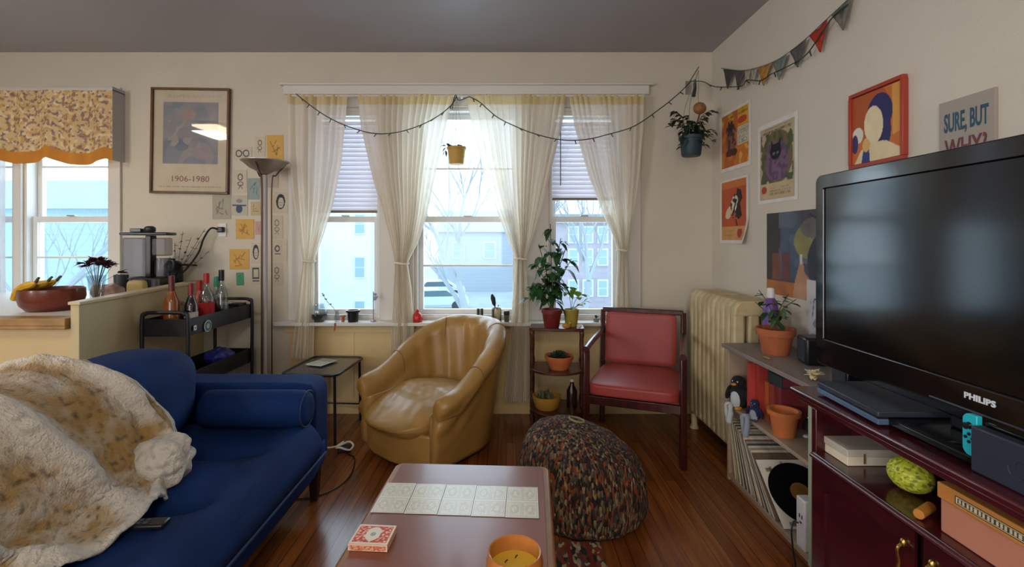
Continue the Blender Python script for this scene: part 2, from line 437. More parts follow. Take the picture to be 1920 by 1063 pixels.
# blinds in the two outer bay windows
def blind(i, a, b, ztop, zbot, label, tilt):
    t = thing('window_blind', label, 'blind', ((a+b)/2, YB+.028, zbot))
    w = (b-a)/2-.025; hh = ztop-zbot
    obj('head_rail', MB().box(-w, w, -.018, .018, hh-.035, hh), white_m, t, bevel=.002)
    mb = MB(); n = int((hh-.06)/.034)
    for k in range(n):
        z = .03+k*.034
        mb.add([(-w,-.008,z-.018),(w,-.008,z-.018),(w,.008,z+.017),(-w,.008,z+.017)], [(0,1,2,3)])
    obj('slats', mb, blind_m, t, solid=.0012, smooth=0)
    obj('bottom_rail', MB().box(-w, w, -.014, .014, 0, .018), mat('rail_brown', '#7a6a58', .5), t, bevel=.003)
    if tilt: obj('tilt_wand', MB().tube([(-w+.06,-.02,hh-.04),(-w+.06,-.022,hh-.56)], .004), mat('wand_grey', '#5f6e6c', .3), t)
    return t
blind(0, -1.488, -.952, 2.27, 1.505, 'white slatted blind half lowered in the left bay window behind the curtains', False)
blind(1, .32, .86, 2.27, 1.60, 'white slatted blind half lowered in the right bay window, with a tilt wand', True)

# partition and kitchen counter at the left
pp = [(-2.075, 2.33), (-2.105, 2.60), (-2.27, YB), (-2.36, YB), (-2.17, 2.60), (-2.118, 2.33)]
struct('wall_partition', MB().prism(pp, 0, .985), pony_m, bevel=.003, smooth=0)
pc = [(p[0]+(.010 if k < 3 else -.006), p[1]) for k, p in enumerate(pp)]
struct('trim_6', MB().prism([(x, y if y > 2.4 else 2.322) for x, y in pc], .9855, 1.0), mat('ledge_cap', '#c9ba94', .5), bevel=.002, smooth=0)
struct('wall_kitchen', MB().prism([(XL, 2.345), (-2.125, 2.345), (-2.150, 2.46), (XL, 2.46)], 0, .884), mat('kitchen_wall', '#c6b083', .6, var=.04, scale=3))
oak_m = mat('oak_edge', '#a9824c', .45, col2='#8d6a3a', scale=8, stretch=(1,8,1))
lg = MB(); lg.box(XL, -2.126, 2.31, 2.40, .885, .922); lg.box(XL, -2.126, 2.31, 2.344, .868, .885)
struct('trim_7', lg, oak_m, bevel=.003)
ct = thing('kitchen_counter', 'white kitchen worktop behind the wooden ledge at the far left', 'counter', (-3.5, 3.0, 0))
obj('worktop', MB().prism([(-1.28,-.595),(1.345,-.595),(1.315,-.40),(1.13,.592),(-1.28,.592)], .885, .92), white_m, ct, bevel=.004)
obj('cabinet', MB().box(-1.28, 1.05, .0, .58, .1, .884), white_m, ct, bevel=.004)
obj('plinth', MB().box(-1.28, 1.0, .05, .57, 0, .099), dark_m, ct)

# ------------------------------------------------------------------ kitchen ceiling light, and one added for fill behind the camera
def ceiling_light(loc, sx, sy, label):
    t = thing('ceiling_light', label, 'ceiling light', loc)
    obj('fitting', MB().box(-sx/2-.02, sx/2+.02, -sy/2-.02, sy/2+.02, -.03, 0), white_m, t, bevel=.004)
    obj('diffuser', MB().box(-sx/2, sx/2, -sy/2, sy/2, -.05, -.031), mat('lamp_diffuser', '#ffe9c8', .4, emit=7), t, bevel=.006)
ceiling_light((.1, -1.2, H), .5, .5, 'square fill light added on the living room ceiling behind the camera')
ceiling_light((-3.6, 1.2, H), .3, .5, 'bright rectangular ceiling light over the kitchen')

# ------------------------------------------------------------------ curtains
rod = thing('curtain_rod', 'white curtain rod running along the top of the bay windows', 'curtain rod', (0, YB-.10, 2.352))
obj('rod', MB().tube([(-1.60,0,0),(1.01,0,0)], .007), trim_m, rod)
for x in (-1.59, -.33, 1.0): obj('bracket', MB().box(x-.008, x+.008, .005, .065, -.01, .012), trim_m, rod)
def curtain(tab, ztop, zbot, label, nf, seed, tz, depth=.028):
    """tab rows: (pixel row, left pixel, right pixel) read at the curtain's depth of 3.5 m"""
    D = YB-.10; rows = [(y, (a-CX)*D/FPX, (b-CX)*D/FPX) for y, a, b in tab]
    cx = (rows[0][1]+rows[0][2])/2
    t = thing('curtain', label, 'curtain', (cx, D, zbot))
    def P(u, v):
        z = zbot+(ztop-zbot)*v; py = CY-(z-EYE)*FPX/D; a, b = interp(rows, py)
        wd = b-a; full = rows[0][2]-rows[0][1]
        ph = nf*2*math.pi*u+1.3*math.sin(u*5+seed)+.7*math.sin(3*u*6.28+seed*2)
        amp = depth*(.35+.65*min(1, (full-wd)/full+.3))
        uu = u+.012*math.sin(ph*1.0+1)
        squeeze = max(0, 1-wd/full)
        y = amp*math.sin(ph)*(.6+.4*math.sin(u*17+seed))+.010*noise.noise(Vector((u*9, z*2.2, seed)))-squeeze*.02*math.cos((u-.5)*3.1)
        return (a+wd*uu-cx, y, z-zbot)
    zh = ztop-.075
    vh = (zh-zbot)/(ztop-zbot)
    obj('fabric', MB().grid(lambda u, v: P(u, v*vh), 130, 70), sheer_m, t, smooth=180)
    obj('heading', MB().grid(lambda u, v: P(u, vh+v*(1-vh)), 130, 4), head_m, t, smooth=180)
    if tz:
        py = CY-(tz-EYE)*FPX/D; a, b = interp(rows, py); c = (a+b)/2-cx; w = (b-a)/2+.004
        mb = MB()
        for k in range(1): mb.tube([(c+w*math.cos(q), .034*math.sin(q), tz-zbot+.004*math.sin(2*q)) for q in [2*math.pi*i/24 for i in range(24)]], .009, 6, closed=True)
        obj('tieback', mb, mat('tieback', '#e2d8c6', .8), t)
    return t
ZT = 2.362
curtain([(180,537,650),(300,541,640),(380,551,624),(440,562,606),(490,570,589),(520,566,590),(600,556,589),(690,546,588)], ZT, .44, 'sheer cream curtain leftmost of the four, tied beside the torchiere lamp', 9, 1.1, 1.145)
curtain([(182,668,848),(235,674,834),(330,696,814),(400,716,800),(450,731,785),(493,741,764),(540,738,771),(640,733,778),(740,730,784)], ZT, .30, 'sheer white curtain gathered between the left and centre windows, behind the tan armchair', 15, 2.3, 1.13)
curtain([(182,872,1062),(240,884,1052),(330,908,1030),(400,932,1012),(450,952,998),(485,966,985),(540,962,990),(640,955,993),(752,943,994)], ZT, .13, 'sheer white curtain gathered between the centre and right windows, hanging almost to the floor', 15, 3.7, 1.165)
curtain([(182,1068,1208),(240,1078,1206),(330,1104,1198),(400,1130,1188),(445,1150,1180),(470,1158,1175),(520,1156,1177),(600,1152,1180),(690,1150,1184)], ZT, .44, 'sheer cream curtain rightmost of the four, hanging down behind the red chair', 12, 5.2, 1.225)
# sheer at the far left kitchen window
ks = thing('curtain', 'plain white sheer curtain at the far left edge beside the kitchen window', 'curtain', (-4.1, YB-.07, .83))
obj('fabric', MB().grid(lambda u, v: (-.38+.80*u, .012*math.sin(u*50)+.004*math.sin(v*5+u*9), v*1.55), 90, 12), sheer('kitchen_sheer', '#e6e8ee', .15, .5), ks, smooth=180)
obj('fabric_hem', MB().grid(lambda u, v: (-.38+.80*u, .012*math.sin(u*50), v*.03-.002), 90, 1), sheer('kitchen_hem', '#dfe2e8', .0, .3), ks, smooth=180)

# valance of the kitchen window: floral cloth with an orange scalloped border
def val_low(u):     # drop of the lower edge: scallops
    k = u*4.1; f = abs(math.sin(math.pi*k)); return .05*(f)
vt = thing('valance', 'floral yellow valance with scalloped orange border over the kitchen window', 'valance', (-3.72, YB-.12, 2.385))
VW, VH = 1.72, .445
def vP(u, v):       # u across, v 0 at the bottom of the printed cloth .. 1 top
    x = -VW/2+VW*u; low = -VH+.055-val_low(u)-.03*u+.0
    return (x, .014*math.sin(u*58)*(1.1-v*.5)+.006*math.sin(u*23), low*(1-v))
flor = paint('#d2b684', [('n',(44,.16,0,0,1,1),'#c4a060'), ('n',(60,.30,0,0,1,1),'#9a7450'), ('n',(57,.26,0,0,1,1),'#dccba2'), ('n',(75,.36,0,0,1,1),'#7a6468'), ('n',(71,.36,0,0,1,1),'#9a7a7a')], .15, 3)
obj('floral_cloth', MB().grid(vP, 330, 80, lambda u, v: flor(u, v*.26)), pc_m, vt, smooth=180)
def vB(u, v):
    p = vP(u, 0); return (p[0], p[1]-.002, p[2]+.01-.085*(1-v))
obj('orange_border', MB().grid(vB, 260, 5), mat('orange_cloth', '#cf8a2e', .8, var=.15, scale=6), vt, smooth=180)
obj('valance_side', MB().grid(lambda u, v: (VW/2, .002+.115*u, vP(1,0)[2]-.07+v*(VH+.09)), 6, 6), mat('side_cloth', '#b9b6b8', .8), vt, smooth=180)
obj('valance_top', MB().box(-VW/2, VW/2, -.0, .118, .0, .006), trim_m, vt)

# ------------------------------------------------------------------ sofa
navy_m = mat('navy_velvet', '#0c2f68', .8, var=.35, scale=3.5, spec=.2, bump=.15, bscale=300)
wood_dm = mat('dark_leg', '#20120e', .4)
sofa = thing('sofa', 'navy blue velvet sofa with bolster along the left side', 'sofa', (-1.36, 1.35, 0))
def lo(x, y, z): return (x+1.36, y-1.35, z)
SX0, SX1 = -1.86, -.85       # back and front planes
SY0, SY1 = .22, 2.47
def sag(w, q):
    w.z += .004*noise.noise(w*7); w.y += .004*noise.noise(w*6+Vector((3,1,2))); return w
def sbox(x0, x1, y0, y1, z0, z1, p=9, n=12, fn=sag):
    return MB().soft(lo((x0+x1)/2, (y0+y1)/2, (z0+z1)/2), ((x1-x0)/2, (y1-y0)/2, (z1-z0)/2), n, p, fn)
obj('sofa_base', sbox(SX0, -.885, SY0+.1, SY1-.01, .19, .315, 14), navy_m, sofa, smooth=180)
obj('armrest', sbox(SX0, -.915, 2.28, 2.48, .18, .615, 12, 14), navy_m, sofa, smooth=180)
obj('armrest', sbox(SX0, -.915, .20, .38, .18, .615, 12, 14), navy_m, sofa, smooth=180)
obj('backrest', sbox(SX0, -1.70, .3, 2.4, .19, .74, 10, 14), navy_m, sofa, smooth=180)
# seat mattress with cross seams and tufts
def seatP():
    mb = MB(); x0, x1, y0, y1, z0, z1 = -1.70, -.86, .40, 2.272, .30, .452; nx, ny = 40, 110
    tufts = [(x, y) for y in (.72, 1.12, 1.52, 1.92) for x in (-1.40, -1.12)]
    def top(u, v):
        x = x0+(x1-x0)*u; y = y0+(y1-y0)*v
        ru = min(1, min(u, 1-u)*9); rv = min(1, min(v, 1-v)*20); kk = min(1, math.hypot(1-ru, 1-rv)); e = math.sqrt(max(0, 1-kk*kk))
        z = z1-.05*(1-e)
        x -= .035*(1-rv)**2*u; y -= (.03*(1-ru)**2 if u > .5 else 0)*(1 if v > .5 else -1)*max(0, 1-rv*1.0)
        for ys in (.72, 1.12, 1.52, 1.92):
            w = .018*math.exp(-((y-ys-.02*math.sin(x*11))/.014)**2)+.020*math.exp(-((y-ys)/.07)**2); z -= w*(1 if -1.5 < x < -1.0 else math.exp(-((max(0, x+1.0)+max(0,-1.5-x))/.06)**2))
        for tx, ty in tufts: z -= .022*math.exp(-((x-tx)**2+(y-ty)**2)/.0012)
        z += .014*math.exp(-((x+.93)/.07)**2)+.006*noise.noise(Vector((x*6, y*6, 1)))+.0025*noise.noise(Vector((x*20, y*12, 4)))
        return lo(x, y, z)
    mb.grid(top, nx, ny)
    def side(s):   # front skirt
        def f(u, v):
            y = y0+(y1-y0)*u; p = top(1, u); z = p[2]-(p[2]-z0)*v
            return (p[0]+.022*math.sin(math.pi*min(1, v*1.0))+.003*noise.noise(Vector((y*8, z*8, 2))), p[1], z)
        return f
    mb.grid(side(1), ny, 8)
    def ends(vv):
        def f(u, v):
            p = top(u, vv); return (p[0], p[1]+(.012 if vv else -.012)*math.sin(math.pi*v), p[2]-(p[2]-z0)*v)
        return f
    mb.grid(ends(1), nx, 4, flip=True); mb.grid(ends(0), nx, 4)
    return mb
seat = obj('seat_cushion', seatP(), navy_m, sofa, smooth=180)
obj('piping', MB().tube([lo(-.848, .45+i*.06, .306) for i in range(31)], .006, 6), mat('navy_piping', '#12305f', .7), seat)
# back cushions (a seam between them is hidden by the throw)
def backc(y0, y1, lean):
    def fn(w, q):
        zz = (w.z-.45)/.38; w.x -= .05*zz; w.y += lean*(zz-.5)
        w.x += .012*noise.noise(w*5)-.02*math.exp(-((w.z-.62)**2)/.01)*0; w.z += .012*noise.noise(w*4); return w
    return MB().soft(lo(-1.515, (y0+y1)/2, .64), (.185, (y1-y0)/2, .195), 18, 3.4, fn)
obj('back_cushion', backc(1.26, 2.225, .12), navy_m, sofa, smooth=180)
obj('back_cushion', backc(.36, 1.25, .02), navy_m, sofa, smooth=180)
def bol(y, z):
    pts = [(-.0,.0),(.0,.03),(.0,.065),(.012,.08),(.05,.083),(.40,.083),(.44,.081),(.468,.07),(.478,.05),(.474,.02),(.472,.0)]
    mb = MB(); vs = []; fs = []; n = 28
    for dx, r in pts:
        for k in range(n):
            a = 2*math.pi*k/n; vs.append(lo(-1.37+dx, y+r*math.cos(a), z+r*math.sin(a)))
    for i in range(len(pts)-1):
        for k in range(n): fs.append((i*n+k, i*n+(k+1)%n, (i+1)*n+(k+1)%n, (i+1)*n+k))
    return mb.add(vs, fs)
b = obj('bolster', bol(2.18, .535), navy_m, sofa, smooth=60)
obj('piping', MB().tube([lo(-.905, 2.18+.079*math.cos(a), .535+.079*math.sin(a)) for a in [2*math.pi*i/30 for i in range(30)]], .004, 6, closed=True), MATS['navy_piping'], b)
for x, y in ((-.96,2.40),(-.96,.30),(-1.8,2.40),(-1.8,.30)):
    obj('leg', MB().add([*(lo(x+a*.026, y+c*.026, .20) for a, c in ((-1,-1),(1,-1),(1,1),(-1,1))), *(lo(x+a*.016, y+c*.016, 0) for a, c in ((-1,-1),(1,-1),(1,1),(-1,1)))], [(0,1,2,3),(7,6,5,4),(0,4,5,1),(1,5,6,2),(2,6,7,3),(3,7,4,0)]), wood_dm, sofa, smooth=0)

# throw blanket over back and seat
bl_cols = (lin('#cdc8be'), lin('#a3824c'), lin('#8d8578'))
PROF = bez([(-1.80,0,.55),(-1.775,0,.76),(-1.66,0,.845),(-1.50,0,.862),(-1.375,0,.80),(-1.315,0,.69),(-1.27,0,.585),(-1.235,0,.51),(-1.17,0,.478),(-1.10,0,.470)], 8)
fold_lines = [(.62, 1.52, .62, 1.30, .030), (.50,1.60,.74,1.46,.026),(.45,1.44,.80,1.20,.034),(.52,1.25,.88,1.10,.030),(.60,1.05,.95,.98,.03),(.75,1.60,.95,1.20,.028),(.42,1.66,.60,1.62,.016)]
def bl(s, t):
    yend = 1.70+.13*math.exp(-((s-.62)/.14)**2)-.13*max(0, s-.78)/.22
    y = .50+(yend-.50)*t
    k = s*(len(PROF)-1); i = min(int(k), len(PROF)-2); p = PROF[i].lerp(PROF[i+1], k-i)
    q = PROF[min(i+1, len(PROF)-1)]-PROF[i]; nrm = Vector((q.z, 0, -q.x)).normalized()*-1
    if nrm.x < 0 and nrm.z < 0: nrm = -nrm
    d = 0
    cr = 0
    for j in range(6):      # curved folds sweeping over back and down to the seat
        a = .62+j*.20; cy = a+.16*math.sin(s*5.2+j*.8)-.30*(s-.5)
        w = .035+.012*math.sin(j*2.1); g = math.exp(-((y-cy)/w)**2); d += (.042+.010*math.sin(j*3))*g*math.sin(math.pi*min(1, max(0, (s-.15)/.85)))**.5
        cr = max(cr, g)
    d += .016*noise.noise(Vector((s*4, y*5, 2)))+.020*noise.noise(Vector((s*9, y*9, 7)))*(s > .3)
    d += .006*noise.noise(Vector((s*40, y*45, 7)))
    d += .010
    if s > .55: d += .020*math.exp(-((t-.97)/.06)**2)*math.sin(math.pi*(s-.55)/.45)
    x = p.x+nrm.x*d; z = p.z+abs(nrm.z)*d
    if s > .9: x += .05*noise.noise(Vector((y*4, 3, 1)))*(s-.9)*10
    edge = max(0, (t-.97)/.03); 
    z -= .03*edge*edge*(s > .2)
    return Vector((x, y, z)), cr, d
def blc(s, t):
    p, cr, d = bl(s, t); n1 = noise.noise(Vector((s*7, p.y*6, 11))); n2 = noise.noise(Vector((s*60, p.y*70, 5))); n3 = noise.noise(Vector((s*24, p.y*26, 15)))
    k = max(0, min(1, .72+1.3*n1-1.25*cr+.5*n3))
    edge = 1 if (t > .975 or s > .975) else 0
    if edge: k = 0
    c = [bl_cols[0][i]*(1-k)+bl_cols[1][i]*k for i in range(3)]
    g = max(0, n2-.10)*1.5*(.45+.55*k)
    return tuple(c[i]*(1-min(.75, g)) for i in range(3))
bk = thing('throw_blanket', 'fluffy tan and cream throw blanket draped over the back and seat of the blue sofa', 'blanket', (-1.36, 1.35, .45))
off = Vector((-1.36, 1.35, .45))
sherpa_m = mat('sherpa', '#ffffff', .95, vc=True, bump=.9, bscale=140, sheen=.3)
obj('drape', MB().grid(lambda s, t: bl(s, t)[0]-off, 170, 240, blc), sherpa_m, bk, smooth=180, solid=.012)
def bun(w, q):
    a = math.atan2(q.z, q.y); k = min(1, (q.y*q.y+q.z*q.z)**.5*1.3); g = .009*math.cos(6*a+math.sin(w.x*14))*(.5+.5*q.x)*k*k+noise.noise(w*18)*.010+noise.noise(w*50)*.003; return w+q*g
mbb = MB().soft((-1.20+1.36, 1.665-1.35, .535-.45), (.088, .085, .078), 30, 2.9, bun)
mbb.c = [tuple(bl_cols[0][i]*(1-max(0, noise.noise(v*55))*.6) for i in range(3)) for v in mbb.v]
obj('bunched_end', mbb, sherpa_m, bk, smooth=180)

rc = thing('remote_control', 'black remote control lying on the blue sofa seat by the blanket', 'remote control', (-1.10, 1.405, .459), 4)
obj('casing', MB().box(-.10, .10, -.022, .022, 0, .016), black_m, rc, bevel=.005)
mb = MB()
for i in range(7):
    for j in range(2): mb.box(-.08+i*.02, -.068+i*.02, -.012+j*.014, -.004+j*.014, .0162, .0185)
obj('buttons', mb, mat('button_grey', '#4a4a50', .5), rc)

# ------------------------------------------------------------------ coffee table and what is on it
TH = .43
tb = thing('coffee_table', 'low reddish brown coffee table with rounded tan edge in the foreground', 'coffee table', (-.165, 1.27, 0), -3.0)
tt_m = mat('table_top', '#8a4f3a', .28, col2='#7a4230', scale=3, stretch=(1,.4,1), coat=.15)
te_m = mat('table_edge', '#9a6b3c', .35, col2='#7f5228', scale=5)
w, L = .298, .60
def rr(w, l, r, n=6):
    P = []
    for cx_, cy_, a0 in ((w-r,l-r,0),(-w+r,l-r,90),(-w+r,-l+r,180),(w-r,-l+r,270)):
        for k in range(n+1):
            a = R(a0+90*k/n); P.append((cx_+r*math.cos(a), cy_+r*math.sin(a)))
    return P
obj('table_edge', MB().prism(rr(w, L, .035), TH-.032, TH-.002), te_m, tb, bevel=.010, seg=4)
obj('table_top', MB().prism(rr(w-.024, L-.012, .02), TH-.02, TH), tt_m, tb, bevel=.001)
obj('apron', MB().box(-w+.04, w-.04, -L+.05, L-.05, TH-.10, TH-.033), te_m, tb, bevel=.004)
for x in (-w+.05, w-.05):
    for y in (-L+.07, L-.07): obj('leg', MB().lathe([(.012,0),(.014,.01),(.022,TH-.10)], 14, (x, y, 0.0085)), te_m, tb)
def ontab(x, y): return (x, y, TH+.0008)
def card_fn(k):
    s = []
    for i in range(2):
        for j in range(2):
            x0, y0, x1, y1 = .04+i*.48, .03+j*.49, .48+i*.48, .48+j*.49
            s += [('r',(x0,y0,x1,y1),'#bfc2b2'), ('r',(x0+.02,y0+.012,x1-.02,y1-.012),'#dcded4')]
            cx_, cy_ = (x0+x1)/2, (y0+y1)/2
            s += [('l',(x0+.06,cy_,x1-.06,cy_+.02*(k-2),.012),'#c5c3ae'), ('e',(cx_,cy_,.13,.14),'#cdccba'), ('e',(cx_,cy_,.08,.09),'#e0e2da'), ('n',(23,.2,x0+.04,y0+.03,x1-.04,y1-.03),'#c9c8b6')]
    return paint('#e4e6e0', s, .04, k)
names = ['leftmost, nearest the sofa', 'second from the left', 'in the middle', 'second from the right', 'rightmost, nearest the pouf']
for k in range(5):
    x = -.378+k*.1075; y = 1.622-k*.007
    t = thing('printed_card', 'pale patterned card in the row of five on the coffee table, '+names[k], 'card', (x, y, TH+.0015), -2.5, 'pale cards laid in a row on the coffee table')
    mb = MB(); cf = card_fn(k); W2, H2 = .0525, .093
    mb.grid(lambda u, v: ((u-.5)*2*W2, (v-.5)*2*H2, .0006), 44, 66, cf)
    mb.grid(lambda u, v: ((u-.5)*2*W2, (v-.5)*2*H2, -.0006), 1, 1, lambda u, v: (.7,.7,.66), flip=True)
    obj('card_sheet', mb, pcg_m, t, smooth=0)
dk = thing('matchbox', 'flat red and white patterned box on the near left of the coffee table', 'box', (-.385, 1.385, TH+.0012), -4)
obj('box_body', MB().box(-.056, .056, -.046, .046, 0, .020), mat('box_side', '#d9b29a', .6), dk, bevel=.001)
mf = paint('#e9dfd2', [('r',(.06,.08,.94,.92),'#c8452c'), ('n',(15,.12,.08,.1,.34,.9),'#e8c9b8'), ('n',(15,.12,.66,.1,.92,.9),'#e8c9b8'), ('e',(.5,.52,.2,.36),'#e6e2d8'), ('p',[(.3,.5),(.7,.5),(.5,.08)],'#e6e2d8'), ('e',(.5,.5,.07,.1),'#9fa8a0')], .05, 2)
mb = MB(); mb.grid(lambda u, v: ((u-.5)*.11, (v-.5)*.09, .0204), 50, 44, mf); mb.grid(lambda u, v: ((u-.5)*.112, -.0464, v*.018+.001), 40, 8, paint('#e0cdb8', [('r',(.03,.1,.97,.8),'#c65a38'), ('n',(20,.0,.03,.1,.97,.8),'#e0b79c')], 0, 5))
obj('box_label', mb, pc_m, dk, smooth=0)
# candle in an amber bowl
cd = thing('candle', 'yellow wax candle in an orange rounded bowl on the near right of the coffee table', 'candle', (.020, 1.205, TH+.0008))
amb = mat('amber_glaze', '#bf7d40', .3, col2='#a9682e', scale=10, coat=.3)
obj('bowl', MB().lathe([(.001,0),(.045,0),(.058,.012),(.070,.04),(.072,.062),(.067,.086),(.066,.090),(.062,.088),(.065,.06),(.062,.035),(.05,.026),(.001,.026)], 48, cap=False), amb, cd, smooth=60)
wx = obj('wax', MB().lathe([(.060,.028),(.0635,.05),(.03,.0515),(.0,.052)], 40, cap=False), mat('wax_yellow', '#e0bb3e', .4), cd)
for q, (x, y) in enumerate(((-.024,.012),(.022,-.014),(.002,.03))): obj('wick', MB().tube([(x,y,.0505),(x+.002,y,.056),(x+.006,y-.002,.060)], .0014, 6), mat('wick', '#2a2018', .9), wx)

# ------------------------------------------------------------------ rug and pouf
def knit_mat(name, cols, sc, stretch, bump):
    m = bpy.data.materials.new(name); m.use_nodes = True; nt = m.node_tree; b = nt.nodes['Principled BSDF']; b.inputs['Roughness'].default_value = .95
    tc = nt.nodes.new('ShaderNodeTexCoord'); mp = nt.nodes.new('ShaderNodeMapping'); mp.inputs['Scale'].default_value = stretch; mp.inputs['Rotation'].default_value = (R(15), R(-38), R(20))
    v = nt.nodes.new('ShaderNodeTexVoronoi'); v.inputs['Scale'].default_value = sc; sep = nt.nodes.new('ShaderNodeSeparateColor')
    r = nt.nodes.new('ShaderNodeValToRGB'); r.color_ramp.interpolation = 'CONSTANT'
    while len(r.color_ramp.elements) < len(cols): r.color_ramp.elements.new(.5)
    for i, c in enumerate(cols): r.color_ramp.elements[i].position = i/len(cols); r.color_ramp.elements[i].color = (*lin(c), 1)
    bp = nt.nodes.new('ShaderNodeBump'); bp.inputs['Strength'].default_value = bump; bp.inputs['Distance'].default_value = .012; bp.invert = True
    nt.links.new(tc.outputs['Object'], mp.inputs[0]); nt.links.new(mp.outputs[0], v.inputs['Vector']); nt.links.new(v.outputs['Color'], sep.inputs[0])
    nt.links.new(sep.outputs[0], r.inputs[0]); nt.links.new(r.outputs[0], b.inputs['Base Color'])
    nt.links.new(v.outputs['Distance'], bp.inputs['Height']); nt.links.new(bp.outputs[0], b.inputs['Normal']); return m
pf = thing('pouf', 'lopsided knitted pouf in mixed brown, grey, rust and beige yarn', 'pouf', (.378, 2.285, .0085))
pm = knit_mat('knit', ['#2c2624','#7a4426','#4e4842','#1e1816','#94825c','#4e2418','#34343a','#746a50','#1c1614','#8a4020','#2a2220','#5c5240'], 118, (1,1,.34), 1.0)
def pouf():
    mb = MB(); n = 72; vs = []; fs = []
    prof = [(.0,.0),(.22,.0),(.268,.014),(.284,.07),(.287,.15),(.281,.23),(.258,.30),(.21,.362),(.14,.405),(.06,.428),(.0,.43)]
    pr = bez([(r,0,z) for r, z in prof], 4)
    for p in pr:
        for k in range(n):
            a = 2*math.pi*k/n; r = p.x*(1+.03*math.sin(2*a+1)+.012*math.sin(16*a)); z = p.z
            x, y = r*math.cos(a), r*math.sin(a)*.92
            z *= 1-.18*(x/.3)*max(0, z/.43)-.02*(y/.3)
            x += -.04*(z/.43)
            d = .007*noise.noise(Vector((x*22, y*22, z*22))); vs.append((x*(1+d*4), y*(1+d*4), z+d*(p.z > .05)))
    N = len(pr)
    for i in range(N-1):
        for k in range(n): fs.append((i*n+k, i*n+(k+1)%n, (i+1)*n+(k+1)%n, (i+1)*n+k))
    return mb.add(vs, fs)
obj('knitted_cover', pouf(), pm, pf, smooth=180)
obj('top_seam', MB().tube([(-.045+.035*math.cos(a), .03*math.sin(a), .437-.008*math.cos(a)) for a in [2*math.pi*i/20 for i in range(20)]], .005, 6, closed=True), mat('yarn', '#8c8064', .9), pf)
rugf = knit_mat('rug_weave', ['#3a3d40','#6b2a22','#8a8468','#22201e','#7a3020','#a39a78','#4a4038'], 70, (1,.5,1), .3)
rug = thing('rug', 'narrow patterned rug in dark red, black and cream under the coffee table', 'rug', (.15, 1.30, 0))
mb = MB(); mb.box(-.27, .25, -.9, .76, .001, .007)
obj('rug_field', mb, rugf, rug, bevel=.001)
mb = MB()
for x in (-.20, -.05, .10, .185): mb.box(x, x+.018, -.9, .76, .0072, .0078)
obj('rug_stripes', mb, mat('rug_stripe', '#6d2018', .95, bump=.3, bscale=200), rug)

# ------------------------------------------------------------------ tan leather tub chair
lth = mat('tan_leather', '#ad8547', .38, col2='#9a763e', scale=4, bump=.12, bscale=26, coat=.12, spec=.5)
ac = thing('armchair', 'tan leather tub armchair in front of the windows', 'armchair', (-.457, 3.03, 0), -37); ac.scale = (.89, .89, .955)
def tub():
    mb = MB(); N = 120; rad = .325; path = []
    straight = .34; arc = math.pi*rad; tot = 2*straight+arc
    for i in range(N+1):
        s = tot*i/N
        if s < straight: p = Vector((-rad, -straight+s)); n = Vector((-1, 0))
        elif s > straight+arc: p = Vector((rad, -(s-straight-arc))); n = Vector((1, 0))
        else: a = math.pi-(s-straight)/rad; n = Vector((math.cos(a), math.sin(a))); p = n*rad
        path.append((p, n, abs(2*i/N-1)))
    vs = []; fs = []; m = 0
    for i, (p, n, e) in enumerate(path):
        back = 1-e; Hh = .47+.325*(.5-.5*math.cos(math.pi*min(1, back*1.18)))
        sec = [(.035,.035),(.055,.15),(.078,.32),(.105,Hh-.12),(.128,Hh-.075),(.128,Hh-.03),(.10,Hh),(.055,Hh+.008),(.012,Hh-.015),(-.012,Hh-.06),(-.02,Hh-.13),(-.045,.36),(-.06,.26),(-.055,.035)]
        sm = bez([(a, b, 0) for a, b in sec], 5); m = len(sm)
        cap = max(0, (e-.93)/.07); sc = math.sqrt(max(0.0, 1-cap**2*.85)); ext = -.06*math.sin(cap*math.pi/2)
        mid = Vector((.035, .25))
        for q in sm:
            a = mid.x+(q.x-mid.x)*(sc if cap else 1); z = mid.y+(q.y-mid.y)*(1-(1-sc)*.25)
            z = max(z, .03)
            lean = .10*max(0, z-.2)*back*2
            x = p.x+n.x*(a); y = p.y+n.y*(a)+ext+lean*.6+.05
            wr = 0
            if a > 0 and e > .45:    # leather creases on the arm fronts
                wr = .013*math.sin(z*62+e*34+2*math.sin(z*9))*max(0, (e-.5)/.5)*max(0, 1-abs(z-.30)/.20)
            if a < .03 and z > .36 and e < .6: wr = -.005*math.sin(i*.69+z*8)
            x += n.x*wr; y += n.y*wr
            if e > .93: y += -wr
            vs.append((x, y, z))
    for i in range(N):
        for k in range(m): fs.append((i*m+k, (i+1)*m+k, (i+1)*m+(k+1)%m, i*m+(k+1)%m))
    fs.append(tuple(range(m))); fs.append(tuple(range(N*m, (N+1)*m))[::-1])
    return mb.add(vs, fs)
obj('tub_shell', tub(), lth, ac, smooth=180)
def seatfn(w, q):
    w.z += .012*noise.noise(w*6)+.003*noise.noise(w*30); w.z -= .03*max(0, (w.y))*1.5
    if w.z > .25: w.z -= .30*max(0, -.08-w.y)*(w.z-.25)/.15+.0015*math.sin(w.x*70+w.y*25)*(w.y < -.05)
    w.x *= 1-.10*max(0, w.y)/.3
    if w.y < -.2: w.y -= .035*(1-(w.x/.28)**2)
    return w
obj('seat_cushion', MB().soft((0, -.085, .300), (.300, .370, .118), 34, 3.3, seatfn), lth, ac, smooth=180)
fpl = [(-.34,-.30),(-.30,-.345),(-.18,-.385),(0,-.40),(.18,-.385),(.30,-.345),(.34,-.30),(.30,.1),(.2,.3),(-.2,.3),(-.30,.1)]
obj('base_skirt', MB().prism(fpl, .03, .235), lth, ac, bevel=.012)
obj('swivel_base', MB().lathe([(.24,0),(.24,.028)], 32), wood_dm, ac)
mb = MB()
for sgn, i in ((-1, 0), (1, 1)):
    pass
